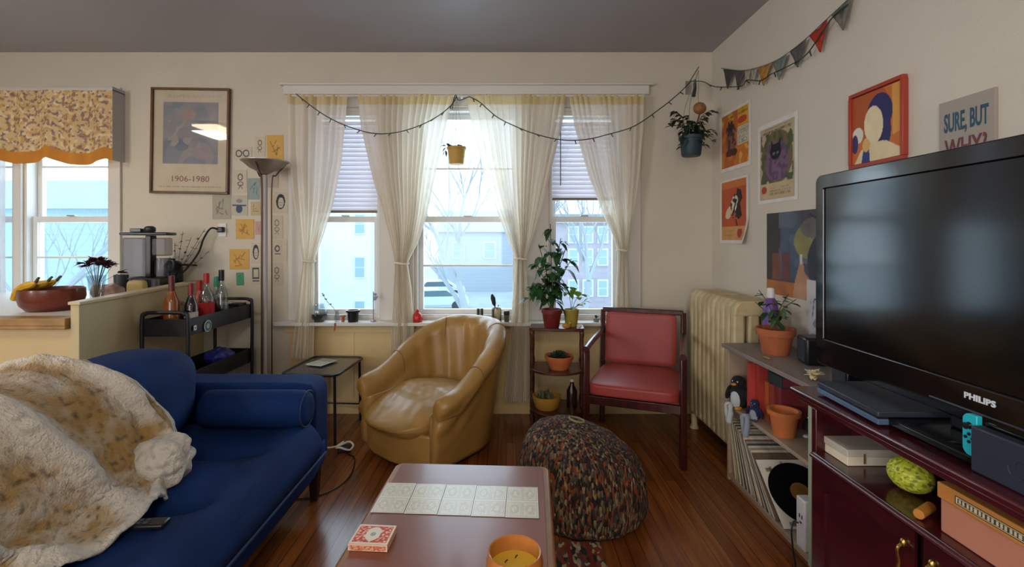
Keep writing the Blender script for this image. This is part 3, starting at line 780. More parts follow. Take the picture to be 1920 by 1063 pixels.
for f in (.16, .36, .64, .84):      # stitched seams across the rolled rim
    rad = .325; straight = .34; arc = math.pi*rad; tot = 2*straight+arc; s = tot*f; e = abs(2*f-1); back = 1-e
    if s < straight: p = Vector((-rad, -straight+s)); n = Vector((-1, 0))
    elif s > straight+arc: p = Vector((rad, -(s-straight-arc))); n = Vector((1, 0))
    else: a = math.pi-(s-straight)/rad; n = Vector((math.cos(a), math.sin(a))); p = n*rad
    Hh = .47+.325*(.5-.5*math.cos(math.pi*min(1, back*1.18))); pts = []
    for a, z in [(.105,Hh-.12),(.129,Hh-.075),(.129,Hh-.03),(.101,Hh+.001),(.055,Hh+.009),(.012,Hh-.014),(-.013,Hh-.06),(-.02,Hh-.13)]:
        lean = .10*max(0, z-.2)*back*2; pts.append((p.x+n.x*a, p.y+n.y*a+lean*.6+.05, z))
    mb.tube(bez(pts, 4), .0028, 6)
obj('rim_stitching', mb, mat('stitch', '#7d5a26', .6), ac)

# ------------------------------------------------------------------ black side table with booklet, power adapter
st = thing('side_table', 'small black folding side table between sofa and tan armchair', 'side table', (-1.235, 3.26, 0), -4)
tabm = mat('side_top', '#3c4246', .18, coat=.3)
obj('tabletop', MB().prism(rr(.185, .235, .05), .437, .449), tabm, st, bevel=.002)
obj('rim', MB().tube([(x*1.0, y*1.0, .449) for x, y in rr(.185, .235, .05)], .008, 8, closed=True), black_m, st)
for x in (-.165, .165):
    for y in (-.215, .215): obj('leg', MB().tube([(x, y, 0), (x*.97, y*.97, .436)], .009, 10), dark_m, st)
obj('stretcher', MB().tube([(-.16,.21,.12),(.16,.21,.12)], .006), dark_m, st)
bo = thing('booklet', 'small white printed booklet on the black side table', 'booklet', (-1.27, 3.30, .4575), -20)
mb = MB(); mb.grid(lambda u, v: ((u-.5)*.13, (v-.5)*.17, .004), 30, 40, paint('#c9c9bd', [('r',(.1,.6,.9,.9),'#9aa39a'), ('t',(.1,.1,.9,.5,7),'#8d8f86')], .1, 4)); mb.grid(lambda u, v: ((u-.5)*.13, (v-.5)*.17, 0), 1, 1, lambda u, v: (.6,.6,.55), flip=True)
obj('cover', mb, pc_m, bo, smooth=0)
obj('pages', MB().box(-.064, .064, -.084, .084, .0003, .0036), mat('paper', '#dedace', .8), bo)
pa = thing('power_adapter', 'black power adapter with white cable bunched on the floor under the side table', 'power adapter', (-1.0, 2.95, 0), 20)
obj('adapter_body', MB().box(-.04, .04, -.025, .025, .001, .035), black_m, pa, bevel=.006)
obj('white_cable', MB().tube(bez([(-.17,.05,.05),(-.10,.02,.03),(-.03,.0,.04),(.03,.03,.045),(.055,0,.03),(.03,-.035,.02),(-.02,-.035,.04),(-.045,.01,.03),(0,.03,.05)], 8), .006, 8), mat('white_plastic', '#d8d6d6', .4), pa)
tag(obj('floor_cable', MB().tube(bez([(-.98,2.92,.006),(-.90,2.84,.006),(-.86,2.62,.006),(-.92,2.46,.006),(-1.05,2.40,.006),(-1.2,2.42,.006)], 10), .004, 8), black_m), 'thin dark cord looping over the floorboards toward the sofa', 'cord')

# ------------------------------------------------------------------ red armchair
rc_m = mat('red_vinyl', '#a03d38', .45, var=.1, scale=3, bump=.06, bscale=120)
ch = thing('wooden_armchair', 'dark wood armchair with red vinyl seat and back by the radiator', 'chair', (.84, 3.11, 0), 0)
A = Vector((.405,2.93)); # front left leg
fl = Vector((.485,2.92))-Vector((.84,3.11)); frr = Vector((1.0,2.72))-Vector((.84,3.11)); brr = Vector((1.20,3.26))-Vector((.84,3.11)); bll = Vector((.69,3.46))-Vector((.84,3.11))
def v3(p, z): return Vector((p.x, p.y, z))
obj('leg', MB().bar(v3(fl,0), v3(fl,.635), .036, .036), mahog_m, ch, bevel=.005)
obj('leg', MB().bar(v3(frr,0), v3(frr,.635), .036, .036), mahog_m, ch, bevel=.005)
d = (bll-fl).normalized()
obj('leg', MB().bar(v3(bll-d*.02,0), v3(bll,.44), .036, .032).bar(v3(bll,.42), v3(bll+d*.03,.80), .032, .028), mahog_m, ch, bevel=.004)
obj('leg', MB().bar(v3(brr-d*.02,0), v3(brr,.44), .036, .032).bar(v3(brr,.42), v3(brr+d*.03,.80), .032, .028), mahog_m, ch, bevel=.004)
obj('top_rail', MB().bar(v3(bll+d*.03,.80), v3(brr+d*.03,.80), .034, .034), mahog_m, ch, bevel=.006)
for a, b, nm in ((fl, bll, 'armrest'), (frr, brr, 'armrest')):
    mb = MB(); mb.tube(bez([v3(a-d*.03,.64), v3(a+d*.12,.648), v3((a+b)/2,.652), v3(b,.65)], 6), [.020]*19, 10)
    obj(nm, mb, mahog_m, ch)
mb = MB(); mb.bar(v3(fl,.335), v3(frr,.335), .026, .05); obj('front_rail', mb, mahog_m, ch, bevel=.003)
mb = MB(); mb.bar(v3(fl,.335), v3(bll,.335), .024, .045); obj('side_rail', mb, mahog_m, ch, bevel=.003)
mb = MB(); mb.bar(v3(frr,.335), v3(brr,.335), .024, .045); obj('side_rail', mb, mahog_m, ch, bevel=.003)
mb = MB(); mb.bar(v3(bll,.335), v3(brr,.335), .024, .045); obj('back_rail', mb, mahog_m, ch, bevel=.003)
def quadpad(p4, z0, z1, n=14, puff=.02):
    """upholstered seat pad on four corner points"""
    a, b, c, e = p4; mb = MB()
    def fn(w, q):
        u, v = (w.x+1)/2, (w.y+1)/2
        p = a*(1-u)*(1-v)+b*u*(1-v)+c*u*v+e*(1-u)*v
        z = z0+(z1-z0)*(w.z+1)/2
        if w.z > 0: z += puff*(1-(2*u-1)**2)*(1-(2*v-1)**2)
        return Vector((p.x, p.y, z))
    return mb.soft((0,0,0), (1,1,1), n, 9, fn)
off1 = (frr-fl).normalized()
obj('seat_pad', quadpad([fl+off1*.005-d*.028, frr-off1*.012-d*.028, brr-off1*.02-d*.03, bll+off1*.02-d*.03], .362, .438), rc_m, ch, smooth=50)
def bpad():
    mb = MB(); a = bll+off1*.028-d*.005; b = brr-off1*.045-d*.005
    def fn(w, q):
        u = (w.x+1)/2; z = .442+(.788-.442)*(w.z+1)/2; p = a.lerp(b, u)+d*(w.y*.024+(z-.44)*.09-.015)
        p = p-d*.012*(1-w.x**2)*(w.y < 0)
        return Vector((p.x, p.y, z))
    return mb.soft((0,0,0), (1,1,1), 16, 22, fn)
obj('back_pad', bpad(), rc_m, ch, smooth=50)

# ------------------------------------------------------------------ radiator
rad_m = mat('radiator_paint', '#cabb93', .5, col2='#b3a178', scale=9, bump=.15, bscale=20)
rt = thing('radiator', 'old cream cast iron column radiator in the right corner', 'radiator', (1.39, 3.04, 0))
ns = 10; y0 = -.325
for k in range(ns):
    y = y0+k*.068; mb = MB()
    outl = [(-.115,.14),(-.115,.86),(-.105,.925),(-.08,.95),(.08,.95),(.10,.925),(.11,.86),(.11,.14),(.08,.10),(-.08,.10)]
    mb.M = Matrix.Translation((0, y, 0))@Matrix.Rotation(R(90), 4, 'X')
    for c in (-.085, 0, .085):
        P = [(c-.030,.13),(c-.034,.5),(c-.030,.90),(c+.030,.90),(c+.034,.5),(c+.030,.13)]
        mb.prism(P, -.024, .024)
    mb.prism([(-.115,.87),(-.112,.925),(-.08,.958),(.08,.958),(.112,.925),(.115,.87)], -.027, .027)
    mb.prism([(-.112,.16),(-.115,.12),(-.08,.085),(.08,.085),(.115,.12),(.112,.16)], -.027, .027)
    obj('section', mb, rad_m, rt, bevel=.012, seg=3)
obj('hub_pipe', MB().tube([(0,y0-.02,.14),(0,y0+ns*.068,.14)], .03, 12).tube([(0,y0-.02,.90),(0,y0+ns*.068-.04,.90)], .03, 12), rad_m, rt)
for y in (y0, y0+(ns-1)*.068):
    for x in (-.09, .09): obj('foot', MB().lathe([(.03,0),(.02,.03),(.022,.1)], 12, (x, y, 0)), rad_m, rt)

# ------------------------------------------------------------------ grey open shelf unit with its things
SH = thing('shelf_unit', 'low grey wooden shelf unit holding records and toys, between radiator and television stand', 'shelf', (1.36, 2.15, 0))
sh_m = mat('shelf_wood', '#8d827e', .5, col2='#776c68', scale=5, stretch=(1,.3,1)); shl_m = mat('shelf_light', '#a8937c', .55, var=.1)
obj('top_board', MB().box(-.175, .165, -.365, .50, .712, .732), sh_m, SH, bevel=.002)
obj('side_panel', MB().box(-.155, .165, .455, .475, 0, .711), shl_m, SH, bevel=.002)
obj('side_panel', MB().box(-.155, .165, -.25, -.23, 0, .711), mat('post_pale', '#a7b096', .5), SH, bevel=.002)
obj('middle_board', MB().box(-.155, .165, -.229, .454, .395, .412), shl_m, SH, bevel=.002)
obj('bottom_board', MB().box(-.155, .165, -.229, .454, .022, .038), shl_m, SH, bevel=.002)
obj('plinth', MB().box(-.145, -.13, -.229, .454, 0, .021), shl_m, SH)
obj('back_panel', MB().box(.155, .165, -.229, .454, .039, .394), shl_m, SH)
# records leaning in a row
spine = ['#cfc4a6','#b9a878','#8f8462','#d9d2be','#6c6a60','#c8b98e','#3f3f44','#bdb6a4','#7b4f3a','#d3cdbd','#99a09a','#b7a688','#5c5048','#cbbf9f','#d8d2c4','#84664a','#a79f8d','#3c4650','#c9c2b0','#9a8f78','#d2cab6','#6e5b4c']
N = 22
ORD = ['first', 'second', 'third', 'fourth', 'fifth', 'sixth', 'seventh', 'eighth', 'ninth', 'tenth', 'eleventh']
tone = ['cream','tan','olive brown','white','grey','sand','black','stone grey','rust brown','ivory','blue grey','beige','dark brown','cream','ivory','brown','taupe','slate blue','pale grey','khaki','off white','umber']
def rec_label(k):
    return '%s edged record sleeve, %s from the %s end of the leaning row' % (tone[k], ORD[k] if k < 11 else ORD[21-k], 'radiator' if k < 11 else 'white album')
for k in range(N):
    y = 2.535-k*.0185; lean = math.asin(.24+.50*k/N); col = spine[k]
    t = thing('record_sleeve', rec_label(k), 'record', (1.207, y, .0392), 0, 'record sleeves leaning on the bottom shelf')
    mb = MB(); mb.M = Matrix.Rotation(-lean, 4, 'X'); mb.box(0, .30, -.0022, .0022, .0022*math.sin(lean), .305)
    obj('cardboard_sleeve', mb, mat('sleeve_'+col[1:], col, .6, var=.25, scale=40, stretch=(1,1,.3)), t, smooth=0)
lean = math.asin(.775)
t = thing('album_cover', 'white album cover at the front of the record row on the bottom shelf', 'album', (1.207, 2.090, .042))
af = paint('#d9d4c6', [('n',(9,.42,0,.8,.4,1),'#8a7f6c'), ('l',(.1,.86,.3,.83,.012),'#5a5148'), ('r',(.12,.04,.34,.09),'#7a6a50')], .06, 8)
pn = panel(.31, .305, af, 50, 50, .003); pn.M = Matrix()
pn.v = [Matrix.Rotation(-lean, 4, 'X')@(v+Vector((.155, 0, .1525))) for v in pn.v]
obj('cover_sheet', pn, pc_m, t, smooth=0)
t = thing('vinyl_record', 'black vinyl record with a tan label in front of the white album cover', 'record', (1.207, 2.082, .042))
MR = Matrix.Rotation(R(90)-lean, 4, 'X')
def disc(r0, r1, z0, z1, n=56):
    mb = MB(); mb.M = Matrix.Rotation(-lean, 4, 'X')@Matrix.Translation((.140, -.004, .152))@Matrix.Rotation(R(90), 4, 'X')
    return mb.lathe([(r0,z0),(r1,z0),(r1,z1),(r0,z1)], n)
obj('disc', disc(.001, .139, .0, .0025), mat('vinyl', '#0d0d10', .22), t)
obj('disc_label', disc(.001, .046, .0026, .0032), mat('label_tan', '#9a6a34', .6, var=.3, scale=30), t)
t = thing('plug_adapter', 'white charger block in front of the vinyl record on the bottom shelf', 'charger', (1.222, 1.975, .0385))
obj('body', MB().box(-.02, .03, -.04, .02, .0, .205), mat('white_plastic', '#d8d6d6', .4), t, bevel=.006)
obj('sockets', MB().box(-.0212, -.0202, -.025, -.019, .125, .14).box(-.0212, -.0202, -.008, -.002, .125, .14).box(-.0212, -.0202, -.020, -.006, .105, .111), black_m, t)
tag(obj('cable', MB().tube(bez([(1.196,1.97,.14),(1.165,1.95,.155),(1.14,1.92,.12),(1.13,1.88,.03),(1.10,1.82,.008),(1.04,1.74,.006)], 8), .0035, 6), black_m), 'thin black cable drooping from the white charger block to the floor', 'cable')

# red slipcase books, orange pot, plush toys on the middle shelf
def box_book(x0, x1, y0, y1, h, col, label, lean=0, z=.4125):
    t = thing('book', label, 'book', ((x0+x1)/2, (y0+y1)/2, z)); w, l = (x1-x0)/2, (y1-y0)/2
    c = mat('cover_'+col[1:], col, .5, var=.1, scale=20); mb = MB()
    mb.box(-w, -w+.004, -l, l, 0, h); mb.box(-w+.004, w, -l, -l+.003, 0, h); mb.box(-w+.004, w, l-.003, l, 0, h)
    obj('book_cover', mb, c, t, smooth=0)
    obj('pages', MB().box(-w+.005, w-.004, -l+.0035, l-.0035, .003, h-.004), mat('paper', '#dedace', .8), t)
    return t
box_book(1.235, 1.405, 2.425, 2.465, .262, '#b8403a', 'tall bright red book standing farthest left on the middle shelf behind the penguin toy')
box_book(1.255, 1.425, 2.385, 2.422, .262, '#a8382f', 'tall darker red book standing beside the bright red one on the middle shelf')
box_book(1.28, 1.43, 2.348, 2.382, .19, '#b5602f', 'orange brown book standing under the dark flat book on the middle shelf')
box_book(1.28, 1.43, 2.300, 2.345, .19, '#8e3a2c', 'brick red book standing to the right of the orange brown book on the middle shelf')
box_book(1.29, 1.43, 2.255, 2.297, .19, '#7c2a30', 'maroon book standing rightmost in the row on the middle shelf')
t = thing('book', 'dark green book lying flat on top of the standing books on the middle shelf', 'book', (1.372, 2.305, .603))
obj('book_cover', MB().box(-.085, .085, -.06, .06, 0, .003).box(-.085, .085, -.06, .06, .05, .053).box(-.085, -.081, -.06, .06, .003, .05), mat('cover_green', '#1f3a38', .5), t, smooth=0)
obj('pages', MB().box(-.080, .083, -.057, .057, .0035, .0495), mat('paper_red', '#7d2a3a', .7), t)
def potmb(r0, r1, h, rim=.02, t=.006):
    return MB().lathe([(.001,0),(r0,0),(r1-.006,h-rim),(r1+.004,h-rim),(r1+.006,h),(r1-t,h),(r1-t-.004,h-rim),(r0-t,.012),(.001,.012)], 36, cap=False)
t = thing('flower_pot', 'empty small terracotta pot on the middle shelf of the grey shelf unit', 'pot', (1.262, 2.185, .4125))
obj('pot_wall', potmb(.045, .064, .115), mat('orange_clay', '#c8703a', .7, var=.15, scale=12), t, smooth=50)
def plush(name, label, loc, rz, body, belly, beak, s=1.0, fall=0, legs=0):
    t = thing(name, label, 'soft toy', loc, rz); M0 = Matrix.Rotation(fall, 4, 'X')@Matrix.Scale(s, 4)
    def sf(c, h, m, nm, p=2.3, n=10):
        mb = MB(); mb.M = M0; mb.soft(c, h, n, p, lambda w, q: w+q*.002*noise.noise(w*90)); return obj(nm, mb, m, t, smooth=180)
    bm = mat('plush_'+body[1:], body, .95, bump=.5, bscale=300); wm = mat('plush_'+belly[1:], belly, .95, bump=.5, bscale=300)
    sf((0,0,.052), (.040,.034,.052), bm, 'body'); sf((0,-.012,.046), (.028,.028,.040), wm, 'belly')
    h = sf((0,-.004,.118), (.030,.028,.028), bm, 'head')
    bk_ = mat('plush_'+beak[1:], beak, .8)
    mb = MB(); mb.M = M0; mb.soft((0,-.036,.112), (.010,.014,.006), 5, 2); obj('beak', mb, bk_, h, smooth=180)
    for sx in (-1, 1):
        mb = MB(); mb.M = M0; mb.soft((sx*.042,-.006,.06), (.010,.016,.034), 6, 2.2, lambda w, q: Vector((w.x+sx*.25*(.09-w.z), w.y, w.z))); obj('wing', mb, bm, t, smooth=180)
        mb = MB(); mb.M = M0; mb.soft((sx*.02,-.034,.008), (.013,.020,.008), 5, 2.2); obj('foot', mb, bk_, t, smooth=180)
        mb = MB(); mb.M = M0; mb.soft((sx*.012,-.029,.124), (.0035,.003,.0035), 3, 2); obj('eye', mb, white_m, h, smooth=180)
    if legs:      # limp legs dangling over the shelf edge
        for sx in (-1, 1):
            e = Matrix.Rotation(R(-rz), 4, 'Z')@Vector((1.178-loc[0], loc[1]-loc[1]+sx*.02, 0))
            mb = MB(); mb.tube(bez([(sx*.02,-.02*s,.014), (e.x, e.y, .012), (e.x, e.y, -.02), (e.x+.006*sx, e.y, -.05), (e.x+.008*sx, e.y, -.075)], 5), [.012]*10+[.015]*11, 8); obj('leg', mb, wm, t, smooth=180)
    return t
plush('plush_penguin', 'black plush penguin with white belly at the left end of the middle shelf', (1.232, 2.545, .4125), -60, '#15161c', '#b9c2c6', '#c8862e', 1.15, legs=1)
plush('plush_toy', 'navy blue plush toy leaning on the middle shelf beside the terracotta pot', (1.226, 2.37, .4125), -55, '#1a2348', '#8d98a6', '#3a4668', .68, legs=1)
plush('plush_toy', 'small black plush toy with white eyes deep in the middle shelf behind the terracotta pot', (1.38, 2.15, .4125), -70, '#101014', '#2a2a30', '#cfcfd2', .85)

# plant pot, bottle, speaker box etc on the shelf top
def leaves(mb, pts, L, W, droop=.3, n=1, spread=.7, seed=1):
    rnd = random.Random(seed)
    for p, d in pts:
        for k in range(n):
            dd = Vector(d)+Vector((rnd.uniform(-1,1), rnd.uniform(-1,1), rnd.uniform(-.5,.8)))*spread
            mb.leaf(p, dd, L*rnd.uniform(.7,1.15), W*rnd.uniform(.75,1.1), droop*rnd.uniform(.3,1.5))
t = thing('potted_plant', 'terracotta pot with thin leafy stems on the grey shelf top beside the television', 'plant', (1.345, 2.40, .7325))
obj('pot', MB().lathe([(.001,0),(.058,0),(.062,.01),(.080,.095),(.088,.095),(.090,.128),(.080,.128),(.076,.10),(.001,.10)], 40, cap=False), terra_m, t, smooth=50)
obj('soil', MB().lathe([(.001,.108),(.074,.106)], 24, cap=False), soil_m, t)
mb = MB(); st_ = []
for dx, dy, h in ((-.05,.10,.14),(-.02,.12,.20),(.03,-.06,.20),(-.03,-.03,.17),(.04,.03,.12),(-.02,-.20,.19)):
    c = bez([(0,0,.105),(dx*.4,dy*.3,.105+h*.6),(dx,dy,.105+h)], 6); mb.tube(c, .002, 5); st_ += [(q, (dx,dy,.05)) for q in c[4::3]]
obj('stems', mb, stem_m, t)
mb = MB(); leaves(mb, st_, .052, .030, .4, 2, .8, 4); obj('foliage', mb, leaf_m, t)
t = thing('spray_bottle', 'purple bottle with a white cap behind the terracotta potted plant on the shelf', 'bottle', (1.40, 2.545, .7325))
obj('bottle_body', MB().lathe([(.001,0),(.045,0),(.045,.02),(.038,.20),(.030,.245),(.018,.26)], 28), mat('purple', '#6a4a9a', .4), t, smooth=50)
obj('cap', MB().lathe([(.017,.2605),(.020,.262),(.018,.31),(.014,.315)], 24), white_m, t, smooth=50)
t = thing('drawing', 'white sheet with blue pencil scribbles leaning on the wall left of the television', 'drawing', (1.520, 2.28, .92), -90)
df = paint('#c9c9c9', [('l',(.2,.75,.35,.7,.012),'#3c4a70'), ('l',(.35,.7,.6,.66,.012),'#3c4a70'), ('l',(.6,.66,.85,.68,.012),'#46506c'), ('l',(.2,.75,.15,.5,.012),'#6670a0'), ('n',(7,.22,.1,.25,.5,.7),'#8e93b0'), ('n',(9,.3,.3,.1,.8,.5),'#a0a4a4'), ('l',(.5,.2,.9,.15,.01),'#70747c')], .05, 6)
obj('paper_sheet', panel(.30, .36, df), pc_m, t, smooth=0)
t = thing('black_speaker', 'small black box speaker on the shelf top beside the terracotta plant pot', 'speaker', (1.41, 2.21, .7325), -10)
obj('cabinet', MB().box(-.05, .05, -.055, .055, 0, .125), black_m, t, bevel=.012, seg=3)
obj('speaker_grille', MB().box(-.052, -.0505, -.04, .04, .015, .11), mat('grille', '#2a2c34', .8), t)
t = thing('fabric_flower', 'cream knotted cloth flower lying near the shelf edge by the television', 'ornament', (1.255, 1.96, .733))
mb = MB(); rnd = random.Random(3)
for k in range(16):
    a = rnd.uniform(0, 6.28); e = rnd.uniform(0, 1.2); mb.leaf((0,0,.012), (math.cos(a)*math.cos(e), math.sin(a)*math.cos(e), math.sin(e)), .045, .022, .2)
obj('petals', mb, mat('cream_cloth', '#d8c9a0', .8), t, solid=.002)
obj('flower_centre', MB().soft((0,0,.02), (.012,.012,.010), 6, 2), mat('olive_spot', '#7d6c3c', .8), t, smooth=180)
t = thing('fallen_leaf', 'yellow green fallen leaf at the foot of the terracotta plant pot', 'leaf', (1.245, 2.33, .736))
obj('leaf_blade', MB().leaf((0,0,0), (-.1,-1,.05), .07, .028, 0), mat('leaf_yellow', '#b7b050', .6), t, solid=.001)

# ------------------------------------------------------------------ television stand
CZ = .765
TV = thing('television_stand', 'dark cherry wood television stand with open shelf and arched doors', 'television stand', (1.285, .95, 0))
def cy(y): return y-.95
Y1c, Y0c = 1.745, .10
fx = -.235     # front plane x 1.05
tp = MB(); tp.box(fx-.012, .24, cy(Y0c), cy(Y1c)+.02, CZ-.022, CZ); obj('top_board', tp, cherry_m, TV, bevel=.008, seg=3)
obj('cornice', MB().box(fx+.004, .23, cy(Y0c)+.01, cy(Y1c), CZ-.045, CZ-.0225), cherry_m, TV, bevel=.006)
obj('side_panel', MB().box(fx+.01, .23, cy(1.645), cy(1.668), 0, CZ-.046), cherry_m, TV, bevel=.002)
obj('side_panel', MB().box(fx+.01, .23, cy(.11), cy(.133), 0, CZ-.046), cherry_m, TV, bevel=.002)
obj('open_shelf', MB().box(fx-.004, .22, cy(.134), cy(1.644), .556, .576), cherry_m, TV, bevel=.004)
obj('back_panel', MB().box(.221, .23, cy(.134), cy(1.644), .05, CZ-.046), black_m, TV)
obj('plinth', MB().box(fx+.02, .22, cy(.134), cy(1.644), 0, .06), cherry_m, TV)
obj('cabinet_body', MB().box(fx+.04, .22, cy(.134), cy(1.644), .061, .555), cherry_m, TV)
def door(y0, y1, hs):
    z0, z1 = .07, .548; w = (y1-y0); mb = MB(); X0, X1 = fx+.004, fx+.026
    d_ = obj('door', MB().box(X0+.008, X1, cy(y0), cy(y1), z0, z1), mat('door_panel', '#420c18', .28, col2='#300812', scale=4, coat=.4), TV)
    fr = MB(); b_ = .062; n = 18
    fr.box(X0, X0+.016, cy(y0), cy(y0)+b_, z0, z1); fr.box(X0, X0+.016, cy(y1)-b_, cy(y1), z0, z1); fr.box(X0, X0+.016, cy(y0)+b_, cy(y1)-b_, z0, z0+b_)
    for k in range(n):      # arched head
        a0, a1 = k/n, (k+1)/n; yy0 = cy(y0)+b_+(w-2*b_)*a0; yy1 = cy(y0)+b_+(w-2*b_)*a1
        h0 = z1-.09+.05*math.sin(math.pi*a0)**.7 if 0 < a0 < 1 else z1-.09; h1 = z1-.09+.05*math.sin(math.pi*a1)**.7 if 0 < a1 < 1 else z1-.09
        fr.add([(X0,yy0,h0),(X0,yy1,h1),(X0,yy1,z1),(X0,yy0,z1),(X0+.016,yy0,h0),(X0+.016,yy1,h1),(X0+.016,yy1,z1),(X0+.016,yy0,z1)], [(0,3,2,1),(4,5,6,7),(0,1,5,4),(2,3,7,6)])
    obj('door_frame', fr, cherry_m, d_, smooth=0)
    hy = cy(y0)+.03 if hs < 0 else cy(y1)-.03
    hd = MB(); hd.tube(bez([(X0-.002,hy,.40),(X0-.02,hy,.415),(X0-.016,hy,.45),(X0-.02,hy,.485),(X0-.002,hy,.50)], 6), [.004]*25, 8)
    for z in (.40, .50): hd.lathe([(.001,-.012),(.006,-.008),(.009,0),(.006,.008),(.001,.012)], 12, (X0-.004, hy, z))
    obj('handle', hd, brass_m, d_)
door(1.24, 1.655, -1); door(.70, 1.215, 1); door(.15, .69, -1)
obj('shelf_moulding', MB().tube([(fx-.006, cy(.134), .566), (fx-.006, cy(1.644), .566)], .008, 10), mat('moulding', '#4a2028', .22, coat=.5), TV)

def box_m(t, x0, x1, y0, y1, z0, z1, m, nm, bv=.002): return obj(nm, MB().box(x0, x1, y0, y1, z0, z1), m, t, bevel=bv)
t = thing('cardboard_box', 'small white flat box on the open shelf at the far end of the television stand', 'box', (1.18, 1.59, .577), 0)
box_m(t, -.09, .09, -.055, .055, 0, .028, mat('white_card', '#d8cdb6', .6), 'box_base'); box_m(t, -.092, .092, -.057, .057, .0285, .052, mat('white_card2', '#b9b2a6', .6), 'lid')
mb = MB(); mb.box(-.04,-.034,-.0585,-.0572,.008,.04); obj('thumb_slot', mb, mat('brown_mark', '#6a5030', .8), t)
t = thing('painted_gourd', 'speckled yellow green oval ball on the open shelf of the television stand', 'ball', (1.165, 1.385, .6235), 0)
sp = paint('#b9bf2a', [('n',(30,.12,0,0,1,1),'#7d8a20'), ('n',(42,.2,0,0,1,1),'#d8dc5a')], .2, 9)
mb = MB(); mb.soft((0,0,0), (.050,.060,.046), 26, 2.1); mb.c = [sp(math.atan2(v.y, v.x)/7+.5, v.z*4+.5) for v in mb.v]
obj('shell', mb, pc_m, t, smooth=180)
obj('stalk', MB().tube([(0,-.056,0),(0,-.066,.002)], .004, 8), stem_m, t)
t = thing('cork_cylinder', 'small orange wooden cylinder lying between the yellow ball and the peach box', 'cylinder', (1.10, 1.262, .5898), 30)
obj('cylinder_body', MB().tube([(-.04,0,0),(.035,0,0)], .0125, 20), mat('orange_wood', '#b9782e', .5), t, bevel=.002)
t = thing('storage_box', 'peach box with orange lid and striped label on the open shelf of the television stand', 'box', (1.185, 1.045, .577), 0)
peach = mat('peach_card', '#b87a62', .6, var=.06); lidm = mat('orange_lid', '#c0803a', .5, var=.08)
box_m(t, -.105, .10, -.15, .15, 0, .082, peach, 'box_base', .003); box_m(t, -.110, .105, -.155, .155, .0825, .122, lidm, 'lid', .003)
lbf = paint('#2c2a26', [('r',(.02,.12,.98,.88),'#d9c9a0'), ('r',(.04,.2,.96,.8),'#35322c')]+[('r',(.06+i*.06,.26,.095+i*.06,.74),'#c9bc98') for i in range(15)], 0, 1)
mb = MB(); mb.grid(lambda u, v: (-.1112, .105-u*.16, .092+v*.020), 90, 14, lbf); obj('striped_label', mb, pc_m, t, smooth=0)

# game console, mat, dock, cables on the stand top
t = thing('game_console', 'flat dark grey game console under the left end of the television', 'game console', (1.205, 1.515, CZ+.0008), 0)
con_m = mat('console_plastic', '#2b3040', .45); con2 = mat('console_front', '#4c627f', .4)
pl = [(-.125,.155),(-.145,-.145),(.125,-.150),(.125,.155)]
obj('lower_shell', MB().prism(pl, .006, .022), con2, t, bevel=.002)
obj('disc_slot', MB().prism([(p[0]*.97, p[1]*.97) for p in pl], .0222, .0272), black_m, t)
obj('upper_shell', MB().prism(pl, .0274, .044), con_m, t, bevel=.003)
mb = MB(); [mb.lathe([(.008,0),(.008,.006)], 10, (x, y, 0)) for x in (-.1,.1) for y in (-.12,.12)]
obj('rubber_feet', mb, black_m, t)
t = thing('black_mat', 'black glass mat on the television stand under the television foot', 'mat', (1.27, 1.02, CZ+.0005), 0)
obj('mat_sheet', MB().prism(rr(.165, .30, .03), 0, .006), blackg_m, t, bevel=.001)
TX = 1.19; TY0, TY1, TZ0, TZ1 = .575, 1.85, .83, 1.545
t = thing('television', 'large black flat television facing left on the cherry stand', 'television', (TX, (TY0+TY1)/2, CZ+.0068))
tz = CZ+.0068; hl = (TY1-TY0)/2
def rrect(y0, y1, z0, z1, r, n=6):
    P = []
    for c1, c2, a0 in ((y1-r,z1-r,0),(y0+r,z1-r,90),(y0+r,z0+r,180),(y1-r,z0+r,270)):
        for k in range(n+1): a = R(a0+90*k/n); P.append((c1+r*math.cos(a), c2+r*math.sin(a)))
    return P
mb = MB(); out = rrect(-hl, hl, TZ0-tz, TZ1-tz, .03); inn = rrect(-hl+.045, hl-.045, TZ0-tz+.10, TZ1-tz-.052, .004); n = len(out)
mb.add([(0,a,b) for a, b in out]+[(.0,a,b) for a, b in inn]+[(.008,a,b) for a, b in inn]+[(.045,a,b) for a, b in out], [(i,i+n,(i+1)%n+n,(i+1)%n) for i in range(n)]+[(i+n,i+2*n,(i+1)%n+2*n,(i+1)%n+n) for i in range(n)]+[(i,(i+1)%n,(i+1)%n+3*n,i+3*n) for i in range(n)]+[tuple(range(3*n,4*n))])
obj('bezel', mb, mat('bezel_gloss', '#0b0b10', .12, coat=.5), t, bevel=.004)
obj('screen', MB().box(.006, .009, -hl+.046, hl-.046, TZ0-tz+.101, TZ1-tz-.053), mat('lcd_screen', '#08080b', .13, spec=.5), t)
obj('housing', MB().box(.046, .10, -hl+.15, hl-.15, TZ0-tz+.08, TZ1-tz-.12), black_m, t, bevel=.02)
obj('accent_strip', MB().tube([(-.0005, -hl+.07, TZ0-tz+.032), (-.0005, hl-.5, TZ0-tz+.032)], .0025, 6), mat('grey_strip', '#4a4f60', .3), t)
text_mb('PHILIPS', .021, mat('logo_silver', '#d8dce4', .3, emit=0), t, (-.001, -.005, TZ0-tz+.068), (R(90), 0, R(-90)), 1.15, .0008, 'logo', 1.05, .0008)
obj('stand_neck', MB().box(.02, .08, -.10, .10, .02, TZ0-tz+.04), black_m, t, bevel=.006)
obj('stand_foot', MB().prism(rr(.13, .26, .05), 0, .02), blackg_m, t, bevel=.004)
bpy.context.view_layer.update()
for c in t.children:
    if c.name.startswith('stand_foot'): c.location.x = .03
